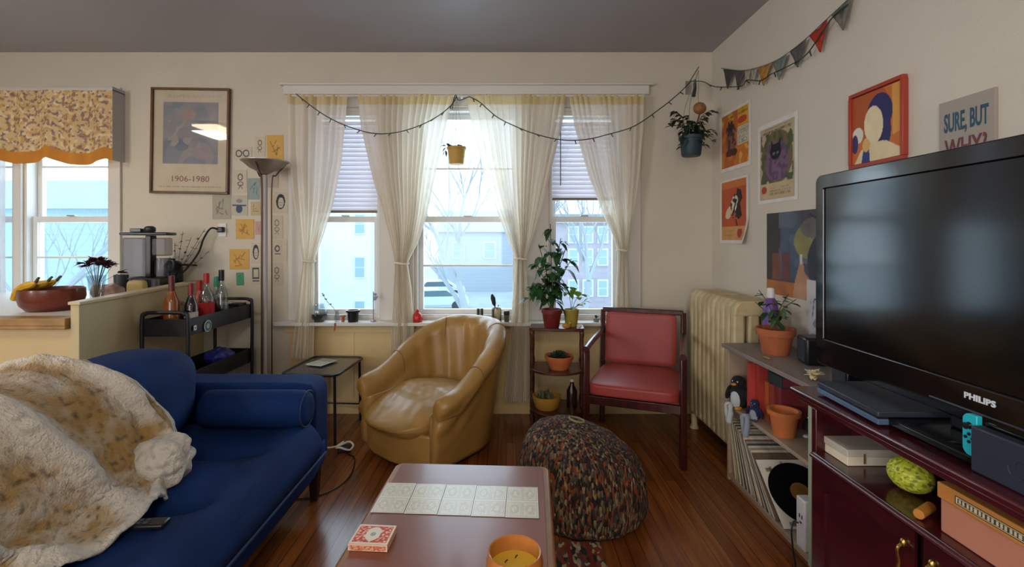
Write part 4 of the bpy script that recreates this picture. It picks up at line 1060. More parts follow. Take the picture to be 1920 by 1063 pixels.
t = thing('black_speaker', 'black block speaker standing under the far left end of the television', 'speaker', (1.33, 1.84, .7325), 0)
obj('cabinet', MB().box(-.055, .06, -.045, .045, 0, .095), black_m, t, bevel=.006)
obj('speaker_grille', MB().box(-.0565, -.0555, -.035, .035, .01, .085), MATS['grille'], t)
t = thing('folded_paper', 'crumpled white paper slip behind the game console under the television', 'paper', (1.43, 1.78, CZ+.001), -20)
obj('paper_sheet', MB().grid(lambda u, v: ((u-.5)*.14, (v-.5)*.10, .005+.02*(.5+noise.noise(Vector((u*3, v*3, 2))))), 14, 10), mat('paper_white', '#cfc9ba', .8), t, solid=.001) 
t = thing('computer_mouse', 'small black mouse on the television stand left of the dark console dock', 'mouse', (1.13, 1.185, CZ+.0075), 20)
obj('shell', MB().soft((0,0,.012), (.022,.035,.013), 10, 2.3), blackg_m, t, smooth=180)
obj('scroll_wheel', MB().tube([(-.003,-.02,.023),(.003,-.02,.023)], .004, 10), mat('wheel_grey', '#8a8078', .4), t)
t = thing('console_dock', 'dark grey console dock with a teal controller at the right of the television stand', 'dock', (1.105, 1.03, CZ+.0008), 0); dock = t
dkm = mat('dock_plastic', '#252a38', .5)
obj('dock_body', MB().box(-.028, .0, -.085, .085, 0, .105).box(.018, .026, -.085, .085, 0, .105).box(0, .018, -.085, .085, 0, .02), dkm, t, bevel=.005)
obj('tablet', MB().box(.003, .015, -.082, .082, .0205, .112), blackg_m, t, bevel=.003)
mb = MB(); mb.M = Matrix.Translation((-.0285, -.02, .05))@Matrix.Rotation(R(90), 4, 'Y')
mb.tube([(.022*math.cos(a), .018*math.sin(a)-.008, 0) for a in [math.pi*(.5+i/12) for i in range(13)]], .0015, 5); mb.tube([(.022*math.cos(a), .018*math.sin(a)+.004, 0) for a in [math.pi*(-.5+i/12) for i in range(13)]], .0015, 5)
obj('dock_emblem', mb, mat('emblem_grey', '#30364a', .3), t)
teal = mat('teal_plastic', '#1fb0bf', .4)
P = [(.018,.001),(.018,.100)]+[((-.018)*math.sin(a), .082+.018*math.cos(a)) for a in [R(10*i) for i in range(0, 10)]]+[(-.018*math.cos(a), .019-.018*math.sin(a)) for a in [R(10*i) for i in range(0, 10)]]
CM = Matrix.Translation((-.004, .104, .024))@Matrix.Rotation(R(-90), 4, 'Z')@Matrix.Rotation(R(90), 4, 'X')
mb = MB(); mb.M = CM; mb.prism(P, -.006, .008); gp = obj('controller_grip', mb, teal, dock, bevel=.002); gp['label'] = 'teal side controller with black stick and buttons'
mb = MB(); mb.M = CM@Matrix.Translation((0,.072,0)); mb.lathe([(.0085,.0085),(.006,.014),(.008,.018),(.001,.019)], 18); obj('thumb_stick', mb, black_m, gp)
for a, b in ((0,.052),(0,.034),(.0085,.043),(-.0085,.043)):
    mb = MB(); mb.M = CM@Matrix.Translation((a,b,0)); mb.lathe([(.0038,.0082),(.0038,.0105),(.001,.011)], 14); obj('button', mb, black_m, gp)

# ------------------------------------------------------------------ pictures on the right wall
def wallart(name, label, cat, y0, y1, z0, z1, fn, nx=70, ny=100, curl=None, m=pc_m):
    t = thing(name, label, cat, (XR-.003, (y0+y1)/2, (z0+z1)/2), -90)
    obj('paper_sheet', panel(y1-y0, z1-z0, fn, nx, ny, .0015, curl), m, t, smooth=0 if not curl else 180); return t
fA = paint('#dcd8d2', [('r',(.07,.07,.93,.95),'#c8772a'), ('r',(.07,.68,.93,.95),'#d8a02c'), ('n',(6,-.1,.07,.07,.6,.95),'#b85f28'), ('e',(.38,.50,.16,.26),'#8a5a4a'), ('n',(14,.05,.22,.25,.55,.75),'#4a2a2a'), ('p',[(.27,.72),(.30,.83),(.36,.77),(.42,.84),(.46,.72),(.44,.64),(.29,.64)],'#2e1c1c'), ('e',(.34,.30,.10,.07),'#5a2a20'), ('e',(.5,.29,.09,.06),'#4a2420'), ('r',(.60,.38,.92,.66),'#c9c3ac'), ('t',(.62,.40,.90,.64,9),'#8a8672'), ('e',(.74,.76,.14,.06),'#b8402a'), ('n',(8,.3,.5,.07,.93,.4),'#e0a848'), ('t',(.1,.86,.9,.93,1),'#8e6a20')], .12, 1)
wallart('art_poster', 'yellow and orange poster with a dark crowned figure on the right wall, under the bunting', 'poster', 3.02, 3.455, 1.775, 2.19, fA)
fB = paint('#dcdcd8', [('r',(.07,.05,.93,.94),'#b8a98c'), ('e',(.5,.55,.40,.33),'#6f6248'), ('n',(9,-.02,.10,.24,.90,.86),'#4f5a38'), ('e',(.5,.50,.29,.24),'#7a5a78'), ('n',(13,.05,.22,.28,.78,.72),'#5c4868'), ('e',(.48,.62,.14,.10),'#16161e'), ('p',[(.36,.66),(.36,.78),(.43,.70)],'#16161e'), ('p',[(.60,.66),(.62,.78),(.52,.70)],'#16161e'), ('e',(.44,.60,.03,.02),'#6a7080'), ('e',(.53,.60,.03,.02),'#6a7080'), ('r',(.09,.06,.91,.24),'#c4ae88'), ('e',(.18,.17,.07,.05),'#b03a2c'), ('t',(.32,.10,.85,.18,2),'#9a8a6c'), ('t',(.12,.87,.88,.92,1),'#7a6a54')], .1, 2)
wallart('art_poster', 'white bordered poster of a black cat among purple flowers on the right wall', 'poster', 2.535, 2.935, 1.515, 1.985, fB)
fC = paint('#dedad4', [('r',(.06,.06,.92,.96),'#b8502c'), ('r',(.06,.86,.92,.96),'#c8703a'), ('r',(.06,.06,.92,.26),'#c8955a'), ('p',[(.62,.84),(.75,.80),(.80,.68),(.72,.60),(.78,.42),(.66,.36),(.58,.44),(.52,.56),(.58,.68)],'#1c1618'), ('e',(.5,.58,.12,.10,.7),'#e0d8c4'), ('e',(.55,.66,.10,.07),'#ddd4c0'), ('e',(.34,.48,.14,.08,.5),'#d8bfa0'), ('n',(16,.15,.4,.4,.75,.75),'#2a2020'), ('l',(.46,.44,.6,.66,.02),'#1c1618'), ('l',(.58,.36,.62,.28,.02),'#2a1a1a'), ('e',(.72,.16,.10,.07),'#a8342a'), ('t',(.14,.12,.5,.2,3),'#a87a44')], .1, 3)
wallart('art_poster', 'red poster of a dancing black and white figure with a curling lower corner', 'poster', 3.045, 3.455, 1.275, 1.72, fC, curl=lambda u, v: .07*max(0, u-.45-v*1.3)**1.5*1.6 if u > .45 else 0)
fD = paint('#4a4650', [('r',(0,0,.22,1),'#3a3538'), ('r',(.22,.2,.5,1),'#46586c'), ('n',(5,.05,.2,.3,.8,1),'#5a6474'), ('e',(.60,.66,.18,.20,-.3),'#8a8450'), ('e',(.72,.8,.22,.12),'#6a6460'), ('r',(.10,.18,.22,.5),'#7a4a38'), ('r',(.24,.2,.36,.52),'#6e3a40'), ('r',(0,0,1,.17),'#b06a34'), ('p',[(.42,.17),(.52,.5),(.56,.3),(.75,.1),(.6,.0),(.4,.0)],'#b98a6a'), ('e',(.95,.42,.36,.40),'#2e303e'), ('l',(.62,.95,.95,.76,.012),'#2c2e38'), ('r',(.49,.40,.53,.5),'#c8c4b8')], .25, 4)
wallart('art_print', 'dark still life print with yellow and orange tones partly hidden behind the television', 'art print', 2.19, 2.835, .99, 1.455, fD, 90, 90)
fd = thing('framed_picture', 'square red framed picture in navy, cream and orange above the television', 'picture', (XR-.012, 1.985, 1.775), -90)
fF = paint('#c8702e', [('e',(.25,.75,.5,.4),'#b0552a'), ('p',[(.8,1),(1,1),(1,.35),(.82,.3)],'#d89a4a'), ('e',(.57,.66,.25,.28),'#2a2a5e'), ('e',(.62,.40,.17,.30),'#2c2c60'), ('e',(.45,.52,.19,.27,.1),'#e6d6ae'), ('p',[(.05,.0),(.18,.18),(.4,.28),(.7,.25),(.98,.1),(.98,0)],'#e2cfa6'), ('e',(.12,.42,.12,.12),'#e0dccb'), ('e',(.06,.30,.07,.14),'#3a3a6c'), ('p',[(.2,.0),(.24,.18),(.36,.2),(.38,.0)],'#2c3a7a'), ('e',(.3,.25,.08,.10),'#dcae68')], .06, 5)
W = .145
obj('print', panel(.27, .29, fF, 90, 90, .002), pc_m, fd, smooth=0)
mb = MB(); mb.box(-W,W,-.012,.010,W+.003,W+.018); mb.box(-W,W,-.012,.010,-W-.018,-W-.003); mb.box(-W-.003,-W+.012,-.012,.010,-W-.003,W+.003); mb.box(W-.012,W+.003,-.012,.010,-W-.003,W+.003)
obj('frame', mb, mat('red_frame', '#a83c28', .4), fd, bevel=.002)
sg = thing('wall_sign', 'grey sign reading SURE, BUT WHY? on the right wall above the television', 'sign', (XR-.006, 1.60, 1.64), -90)
obj('board', MB().box(-.097, .097, -.005, .005, -.14, .14), mat('sign_grey', '#a59c92', .7, var=.04), sg, bevel=.001)
text_mb('SURE, BUT', .088, mat('sign_blue', '#2d5468', .6), sg, (0, -.0057, .060), (R(90),0,0), .38, .0004, 'lettering', 1.0, .0022)
text_mb('WHY?', .088, mat('sign_maroon', '#6e3a44', .6), sg, (0, -.0057, -.030), (R(90),0,0), .62, .0004, 'lettering', 1.0, .002)

# bunting with pennants, hanging off the right wall
bu = thing('bunting', 'string of small fabric pennants sagging along the right wall under the ceiling', 'bunting', (XR-.03, 2.6, 2.4))
def wp(x, y, X=XR-.025):
    D = X*FPX/(x-CX); return Vector((X, D, EYE-(y-CY)*D/FPX))
bo_ = Vector((XR-.03, 2.6, 2.4))
cpts = bez([wp(1352,128)-bo_, wp(1395,132)-bo_, wp(1450,116)-bo_, wp(1500,82)-bo_, wp(1548,38)-bo_, wp(1604,-14)-bo_], 10)
obj('cord', MB().tube(cpts, .0025, 6), mat('cord_grey', '#6a6660', .8), bu)
flags = [(1356,1376,166,'#4a4448'),(1376,1396,168,'#5a5054'),(1396,1408,160,'#b0a890'),(1408,1420,158,'#a8a494'),(1420,1446,160,'#b08238'),(1448,1477,150,'#76807e'),(1481,1513,126,'#5c5e5c'),(1518,1552,98,'#b03420'),(1559,1596,57,'#77746a')]
def cordy(x):
    t = [(1352,128),(1376,131),(1395,132),(1420,128),(1450,116),(1475,100),(1500,82),(1525,61),(1548,38),(1575,13),(1604,-14)]
    return interp(t, x)[0]
for k, (a, b, lo_y, c) in enumerate(flags):
    p, q = wp(a, cordy(a)+1)-bo_, wp(b, cordy(b)+1)-bo_; tip = wp((a*.35+b*.65) if k > 6 else (a+b)/2, lo_y)-bo_
    mb = MB(); n = 8
    mb.grid(lambda u, v: p.lerp(q, u).lerp(tip, v)+Vector((-.012*math.sin(math.pi*u)*math.sin(2.5*v)-.004*math.sin(u*9), 0, 0)), n, 8)
    o = obj('pennant', mb, mat('pennant_%s' % c[1:], c, .85, var=.35, scale=45), bu, solid=.0012, smooth=180)

# string lights: garland over the curtains, round the corner and along the right wall
gl = thing('string_lights', 'dark green string of small fairy lights swagged over the bay window curtains and right wall', 'string lights', (0, 3.40, 2.3))
go = Vector((0, 3.40, 2.3)); gm = mat('cable_green', '#2a3a34', .6); bm_ = mat('bulb_dark', '#3a4038', .3)
g = []
for x, y, D in ((555,176,3.40),(580,196,3.40),(612,218,3.39),(650,236,3.38),(700,250,3.37),(745,248,3.37),(790,234,3.38),(825,215,3.39),(848,195,3.40),(856,180,3.43)): g.append(px(x, y, D)-go)
g2 = []
for x, y, D in ((880,181,3.42),(900,192,3.40),(930,218,3.39),(960,234,3.38),(1000,250,3.37),(1050,262,3.36),(1095,262,3.36),(1140,252,3.36),(1190,236,3.38),(1240,202,3.42),(1272,176,3.46),(1296,152,3.5)): g2.append(px(x, y, D)-go)
g3 = [px(1296,152,3.5)-go, px(1318,153,3.52)-go, px(1338,162,3.5)-go]+[wp(x, y, XR-.04)-go for x, y in ((1364,163),(1392,161),(1400,150),(1425,151),(1448,138),(1482,122),(1510,104),(1530,78),(1560,34),(1590,8))]
c1, c2, c3 = bez(g, 8), bez(g2, 8), bez(g3, 8)
w1 = obj('cable', MB().tube(c1, .0035, 6), gm, gl); w2 = obj('cable', MB().tube(c2, .0035, 6), gm, gl); w3 = obj('cable', MB().tube(c3, .003, 6), gm, gl)
obj('hook', MB().tube(bez([px(848,205,3.41)-go, px(851,185,3.42)-go, px(855,178,3.44)-go, px(860,188,3.42)-go, px(880,181,3.42)-go], 5), .003, 6), gm, gl)
rnd = random.Random(5)
for cc, st0 in ((c1, 5), (c2, 6), (c3, 9)):
    for i in range(3, len(cc)-2, st0):
        p = cc[i]; s = rnd.choice((-1, 1)); d = Vector((s*rnd.uniform(.2,.7), -.1, -rnd.uniform(.4,1))).normalized()
        obj('bulb', MB().tube([p, p+d*.010, p+d*.012, p+d*.024, p+d*.03], [.0045,.0045,.0035,.004,.0008], 6), bm_, gl)
tag(obj('plug', MB().tube([px(1303,150,3.46), px(1303,165,3.45), px(1300,180,3.44)], [.009,.012,.015], 8), gm), 'dark plug end of the string lights dangling above the hanging plant', 'plug')
# hook bracket in the corner
br_ = thing('plant_bracket', 'grey metal wall bracket above the hanging plant in the corner', 'bracket', (1.36, YB-.002, 2.44))
obj('wall_plate', MB().box(-.02, .02, -.006, 0, -.05, .05), steel_m, br_)
obj('arm', MB().tube([(0,-.006,.03),(-.04,-.30,.05)], .004, 8), mat('bracket_grey', '#7a7874', .6), br_)

# hanging plant in the corner
hp = thing('hanging_plant', 'leafy plant in a dark teal pot hanging in the corner right of the windows', 'hanging plant', tuple(px(1296, 293, 3.32)))
obj('pot', MB().lathe([(.001,0),(.058,0),(.064,.01),(.075,.115),(.082,.116),(.083,.138),(.074,.138),(.07,.11),(.001,.11)], 36, cap=False), mat('teal_pot', '#1f3c46', .5), hp, smooth=50)
hk = Vector((1.32, 3.30, 2.47))-hp.location
mb = MB()
for a in (0, 2.1, 4.2): mb.tube(bez([(.078*math.cos(a), .078*math.sin(a), .13), (.05*math.cos(a), .05*math.sin(a), .35), tuple(hk)], 5), .0016, 5)
obj('hanger_wires', mb, MATS['bracket_grey'], hp)
mb = MB(); st_ = []; rnd = random.Random(11)
for k in range(40):
    a = rnd.uniform(0, 6.28); l = rnd.uniform(.05, .17); h = rnd.uniform(.02, .20) if k < 18 else rnd.uniform(-.10, .04)
    c = bez([(.04*math.cos(a), .04*math.sin(a), .12), (l*.5*math.cos(a), l*.5*math.sin(a), .16+max(0, h)*.6), (l*math.cos(a), l*math.sin(a), .14+h)], 5)
    mb.tube(c, .0016, 4); st_ += [(q, (math.cos(a), math.sin(a), .1)) for q in c[3::2]]
obj('stems', mb, stem_m, hp); mb = MB(); leaves(mb, st_, .045, .032, .5, 2, .8, 7); obj('foliage', mb, leafd_m, hp)
mo = thing('hanging_ornament', 'round orange brown ornament tucked in above the corner hanging plant', 'ornament', tuple(px(1312, 203, 3.30)), 20)
obj('wooden_ball', MB().soft((0,0,0), (.045,.035,.04), 12, 2.2), mat('orange_brown', '#a0703e', .6, var=.35, scale=30), mo, smooth=180)
obj('stalk', MB().tube(bez([(0,0,-.035),(-.015,.0,-.08),(-.03,.01,-.14)], 4), .006, 6), stem_m, mo)
hp2 = thing('hanging_planter', 'small mustard yellow planter with a dark plant hanging in front of the centre window', 'hanging plant', tuple(px(856, 308, 3.46)))
obj('pot', MB().lathe([(.001,0),(.048,0),(.052,.006),(.064,.105),(.069,.106),(.070,.122),(.062,.122),(.058,.10),(.001,.10)], 32, cap=False), mat('mustard', '#c8a24e', .6, var=.08), hp2, smooth=50)
top = px(856, 186, 3.5)-hp2.location
obj('hanger_wires', MB().tube([(-.066,0,.115), tuple(top)], .0012, 4).tube([(.066,0,.115), tuple(top)], .0012, 4).tube([(0,-.066,.115), tuple(top)], .0012, 4), steel_m, hp2)
mb = MB(); rnd = random.Random(2); pts = [((rnd.uniform(-.05,.05), rnd.uniform(-.04,.04), .115), (rnd.uniform(-1,1), rnd.uniform(-1,1), .6)) for k in range(16)]+[((-.075,0,.12),(-.5,0,-.6)),((-.08,0,.10),(-.2,0,-1)),((-.07,-.01,.13),(-1,0,.1))]
leaves(mb, pts, .04, .028, .3, 2, .5, 8); obj('foliage', mb, mat('leaf_brown', '#3c3222', .6), hp2)

# ------------------------------------------------------------------ plant stand between curtain and red chair
PS = thing('plant_stand', 'dark brown three tier corner plant stand between the curtain and the red chair', 'plant stand', (.345, 3.30, 0), -6)
def tier(z, r, t_=.016):
    P = [(-.185,.13),(-.185,-.02)]+[(-.185*math.cos(a), -.02-r*math.sin(a)) for a in [R(15*i) for i in range(1, 12)]]+[(.185,-.02),(.185,.13)]
    return MB().prism(P, z-t_, z)
obj('shelf_tier', tier(.70, .03, .022), walnut_m, PS, bevel=.003); obj('shelf_tier', tier(.43, .16), walnut_m, PS, bevel=.003); obj('shelf_tier', tier(.165, .20), walnut_m, PS, bevel=.003)
for x, y in ((-.17,.115),(.17,.115),(-.17,-.025),(.17,-.025)):
    for z0, z1 in ((.0,.148),(.166,.413),(.431,.677)):
        obj('post', MB().lathe([(.012,z0),(.015,z0+.02),(.010,z0+.05),(.013,(z0+z1)/2),(.010,z1-.05),(.015,z1-.02),(.012,z1)], 14, (x, y, 0)), walnut_m, PS)
def P3(x, y, z): return (.345+x, 3.30+y, z)
big = thing('potted_plant', 'tall bushy green plant in a dark red pot on top of the plant stand', 'plant', P3(-.035, .0, .7008))
obj('pot', MB().lathe([(.001,0),(.048,0),(.052,.008),(.066,.10),(.072,.10),(.073,.125),(.064,.125),(.06,.10),(.001,.10)], 36, cap=False), mat('dark_red_pot', '#6a1a18', .5), big, smooth=50)
obj('soil', MB().lathe([(.001,.112),(.060,.110)], 20, cap=False), soil_m, big)
mb = MB(); st_ = []; rnd = random.Random(21)
for dx, dy, h in ((-.01,0,.60),(.06,-.02,.50),(.10,.02,.44),(-.09,0,.46),(-.11,-.03,.34),(.13,-.03,.36),(.03,.03,.30),(-.13,.01,.20),(.0,-.05,.22),(.06,-.05,.20),(-.15,.0,.07)):
    c = bez([(0,0,.10),(dx*.35,dy*.5,.10+h*.55),(dx,dy,.11+h)] if h > .15 else [(0,0,.12),(dx*.7,dy,.28),(dx,dy,.11+h)], 7); mb.tube(c, .003, 5); st_ += [(q, (rnd.uniform(-1,1), rnd.uniform(-1,.6), .2)) for q in c[5::2]]
obj('stems', mb, stem_m, big); mb = MB(); leaves(mb, st_, .085, .052, .8, 3, .7, 12); obj('foliage', mb, leaf_m, big)
yp = thing('potted_plant', 'light green seedling in a yellow pot beside the tall plant on the stand', 'plant', P3(.105, .045, .7008))
obj('pot', MB().lathe([(.001,0),(.038,0),(.041,.006),(.052,.10),(.054,.118),(.048,.118),(.044,.09),(.001,.09)], 32, cap=False), mat('olive_pot', '#a8963a', .5, var=.2), yp, smooth=50)
mb = MB(); st_ = []
for dx, dy, h in ((.02,0,.14),(.06,-.02,.12),(-.03,-.01,.16),(.09,0,.07),(.05,.02,.04)):
    c = bez([(0,0,.09),(dx*.4,dy,.09+h*.7),(dx,dy,.10+h)], 5); mb.tube(c, .0018, 5); st_ += [(c[-1], (dx*8,-.4,.2)), (c[-3], (dx*4,-.6,.1))]
obj('stems', mb, stem_m, yp); mb = MB(); leaves(mb, st_, .06, .05, .3, 2, .5, 5); obj('foliage', mb, leafl_m, yp)
t = thing('figurine', 'small yellow and orange ornament at the front right of the plant stand top', 'ornament', P3(.06, -.045, .7008), 10)
obj('figure_body', MB().soft((0,0,.018), (.03,.014,.018), 8, 2.2), mat('ochre', '#c0903a', .5, var=.3, scale=60), t, smooth=180)
obj('figure_head', MB().soft((.026,0,.036), (.012,.010,.010), 6, 2), mat('ochre', '#c0903a'), t, smooth=180)
t = thing('small_shell', 'little white shell at the right front corner of the plant stand top', 'shell', P3(.15, -.035, .7008))
obj('shell_body', MB().soft((0,0,.013), (.015,.013,.013), 8, 2), mat('shell', '#cfc6ba', .4), t, smooth=180); obj('shell_tip', MB().lathe([(.008,.02),(.003,.032),(.0005,.036)], 10, cap=False), MATS['shell'], t)
t = thing('succulent_bowl', 'wide terracotta bowl with a dark green succulent on the middle tier of the plant stand', 'plant', P3(.01, -.05, .4308))
obj('bowl', MB().lathe([(.001,0),(.062,0),(.068,.012),(.085,.05),(.098,.075),(.100,.09),(.092,.09),(.080,.065),(.001,.06)], 40, cap=False), mat('orange_clay', '#c8703a'), t, smooth=50)
obj('soil', MB().lathe([(.001,.074),(.085,.072)], 24, cap=False), soil_m, t)
mb = MB(); rnd = random.Random(9)
for k in range(46):
    a = k*2.4; e = .2+1.1*k/46; mb.leaf((0,0,.075), (math.cos(a)*math.cos(e), math.sin(a)*math.cos(e), math.sin(e)), .075*(1-.3*k/46), .022, .1)
obj('rosette', mb, leafd_m, t, solid=.003)
t = thing('planter_bowl', 'mustard ceramic bowl with small grey green plants on the bottom tier of the plant stand', 'plant', P3(-.075, -.05, .1658))
obj('bowl', MB().lathe([(.001,0),(.072,0),(.082,.012),(.094,.06),(.096,.085),(.088,.085),(.084,.06),(.001,.055)], 40, cap=False), mat('mustard_glaze', '#c0923c', .35, var=.12), t, smooth=50)
mb = MB(); pts = [((rnd.uniform(-.06,.06), rnd.uniform(-.06,.06), .07), (rnd.uniform(-.6,.6), rnd.uniform(-.6,.6), 1)) for k in range(22)]
leaves(mb, pts, .06, .02, .3, 2, .5, 3); obj('foliage', mb, mat('leaf_grey', '#6a7458', .6, var=.3), t)
t = thing('watering_bottle', 'dark bottle with a pale cap on the bottom tier right of the mustard bowl', 'bottle', P3(.10, -.03, .1658))
obj('bottle_body', MB().lathe([(.001,0),(.036,0),(.036,.11),(.014,.15),(.012,.17)], 24), mat('brown_glass', '#2c1612', .2), t, smooth=50); obj('cap', MB().lathe([(.014,.1705),(.014,.19)], 16), MATS['shell'], t)

# ------------------------------------------------------------------ window sill things
SZ = .7008
def sill(x, D=3.53): return ((x-CX)*D/FPX, D, SZ)
t = thing('glass_terrarium', 'dark half filled glass bowl at the left end of the window sill', 'bowl', sill(598), 0)
obj('bowl', MB().lathe([(.001,0),(.035,0),(.055,.03),(.060,.06),(.052,.10),(.040,.13)], 32, cap=False), jar_m, t, smooth=60)
obj('soil', MB().lathe([(.001,.002),(.033,.003),(.051,.03),(.056,.058),(.001,.06)], 28, cap=False), mat('dark_soil', '#3a4040', .8), t)
t = thing('glass_vase', 'slim glass vase with a single leaning sprig on the window sill', 'vase', sill(632), 0)
obj('vase_glass', MB().lathe([(.001,0),(.016,0),(.020,.03),(.010,.07),(.013,.085)], 20, cap=False), jar_m, t, smooth=60)
mb = MB(); c = bez([(0,0,.01),(-.02,0,.09),(-.07,-.01,.15),(-.10,-.01,.20)], 6); mb.tube(c, .0016, 5); obj('stem', mb, stem_m, t)
mb = MB(); leaves(mb, [(c[i], (-.6,-.3,.3)) for i in (9,13,16,18)], .03, .018, .4, 2, .9, 6); obj('foliage', mb, mat('leaf_dry', '#7d5a48', .7), t)
t = thing('small_pot', 'tiny brown pot on the window sill between the vase and the black pot', 'pot', sill(643), 0)
obj('pot_wall', potmb(.012, .016, .045, .01, .003), terra_m, t, smooth=50)
t = thing('black_pot', 'black ceramic pot on the window sill under the left window', 'pot', sill(662), 0)
obj('pot_wall', potmb(.036, .046, .085, .015, .005), mat('black_ceramic', '#16181d', .3), t, smooth=50); obj('soil', MB().lathe([(.001,.07),(.037,.068)], 20, cap=False), soil_m, t)
t = thing('glass_flower', 'thin purple glass flower ornament standing on the sill beside the black pot', 'ornament', sill(700), 0)
obj('stalk', MB().tube([(0,0,0),(0,0,.22)], .004, 8), mat('lilac', '#9a94b0', .3), t)
mb = MB(); [mb.soft((dx, 0, z), (.014,.004,.010), 5, 2) for dx, z in ((.012,.20),(.018,.18),(.010,.165))]; obj('petals', mb, MATS['lilac'], t, smooth=180)
obj('foot', MB().lathe([(.001,0),(.022,0),(.018,.008),(.004,.014)], 18), MATS['lilac'], t)
t = thing('hanging_charm', 'small orange charm hanging from the front edge of the window sill', 'charm', tuple(px(628, 613, 3.468)), 0)
obj('bead_string', MB().tube([(0,0,.03),(0,0,.0),(-.003,0,-.03)], [.004,.006,.004], 8), mat('amber_bead', '#a0522a', .4), t); obj('cloth_tuft', MB().leaf((0,0,0), (0,-.1,-1), .03, .015, 0), mat('amber_bead', '#a0522a'), t)
t = thing('red_figurine', 'small red pointed figurine on the window sill beside the second curtain', 'figurine', sill(783, 3.52), 0)
obj('figure_body', MB().lathe([(.001,0),(.034,0),(.038,.02),(.034,.05),(.016,.068),(.001,.08)], 20), mat('red_gloss', '#b81f1c', .35), t, smooth=60); obj('figure_head', MB().soft((0,0,.078), (.012,.012,.014), 6, 2), MATS['red_gloss'], t, smooth=180)
t = thing('glass_tumbler', 'pair of joined small steel shakers on the window sill behind the tan armchair', 'shaker', sill(900), 0)
for dx in (-.013, .013): obj('shaker_body', MB().lathe([(.001,0),(.012,0),(.011,.085),(.012,.087),(.010,.097),(.001,.098)], 16, (dx,0,0)), mat('dark_steel', '#5a6266', .3, metal=.6), t)
t = thing('utensil_jar', 'patterned cream jar holding a dark brush on the window sill', 'jar', sill(931), 0)
jf = paint('#b9ae86', [('n',(9,.1,0,0,1,1),'#3c3a30'), ('n',(15,.25,0,0,1,1),'#d8cfa8')], .1, 6)
mb = MB(); mb.lathe([(.001,0),(.036,0),(.038,.02),(.036,.09),(.032,.10),(.028,.10),(.03,.02),(.001,.01)], 40, cap=False); mb.c = [jf(math.atan2(v.y, v.x)/7+.5, v.z*8) for v in mb.v]; obj('jar_wall', mb, pc_m, t, smooth=60)
obj('brush', MB().tube([(.0,0,.02),(-.012,0,.11),(-.018,0,.13),(-.026,0,.17),(-.034,0,.20)], [.004,.004,.014,.018,.008], 10), mat('brush_dark', '#1c1826', .6), t); obj('spoon', MB().tube([(.008,0,.02),(.012,0,.11),(.014,0,.125)], [.003,.003,.009], 8), white_m, t)
t = thing('spice_jar', 'small dark lidded jar on the sill right of the patterned jar', 'jar', sill(950), 0)
obj('jar_wall', MB().lathe([(.001,0),(.018,0),(.020,.05)], 20), mat('olive_glass', '#5a5a48', .3), t); obj('lid', MB().lathe([(.021,.0505),(.022,.056),(.020,.078),(.012,.082)], 20), black_m, t)
t = thing('small_succulent', 'tiny green succulent on the sill behind the left post of the red chair', 'plant', sill(1118), 0)
obj('pot', MB().lathe([(.001,0),(.02,0),(.024,.025),(.02,.025)], 20), mat('grey_pot', '#8a8a80', .6), t)
mb = MB(); leaves(mb, [((0,0,.025),(0,0,1))]*9, .03, .014, .2, 1, 1, 9); obj('rosette', mb, leafd_m, t, solid=.002)

# ------------------------------------------------------------------ torchiere lamp
fl_ = thing('floor_lamp', 'tall steel torchiere floor lamp with a shallow dish shade beside the curtains', 'lamp', (-1.70, 3.38, 0))
obj('lamp_base', MB().lathe([(.001,0),(.14,0),(.145,.008),(.12,.022),(.03,.03),(.03,.035)], 40), steel_m, fl_, smooth=50)
obj('pole', MB().lathe([(.015,.03),(.015,1.74),(.010,1.76)], 24), mat('pole_steel', '#b4aeb0', .5, metal=.2), fl_, smooth=50)
for a in (150, 30, 270):
    obj('side_rod', MB().tube(bez([(.042*math.cos(R(a)), .042*math.sin(R(a)), .035), (.042*math.cos(R(a)), .042*math.sin(R(a)), 1.0), (.042*math.cos(R(a)), .042*math.sin(R(a)), 1.68), (.07*math.cos(R(a)), .07*math.sin(R(a)), 1.76), (.13*math.cos(R(a)), .13*math.sin(R(a)), 1.835)], 8), .005, 8), mat('bronze_rod', '#5a4638', .35, metal=.6), fl_)
obj('lamp_shade', MB().lathe([(.02,1.762),(.04,1.775),(.10,1.805),(.150,1.848),(.155,1.852),(.15,1.855),(.10,1.815),(.03,1.785),(.001,1.78)], 48, cap=False), mat('dish', '#8e8074', .3, metal=.5), fl_, smooth=60)
obj('rim_ring', MB().tube([(.154*math.cos(a), .154*math.sin(a), 1.853) for a in [2*math.pi*i/40 for i in range(40)]], .004, 6, closed=True), steel_m, fl_)

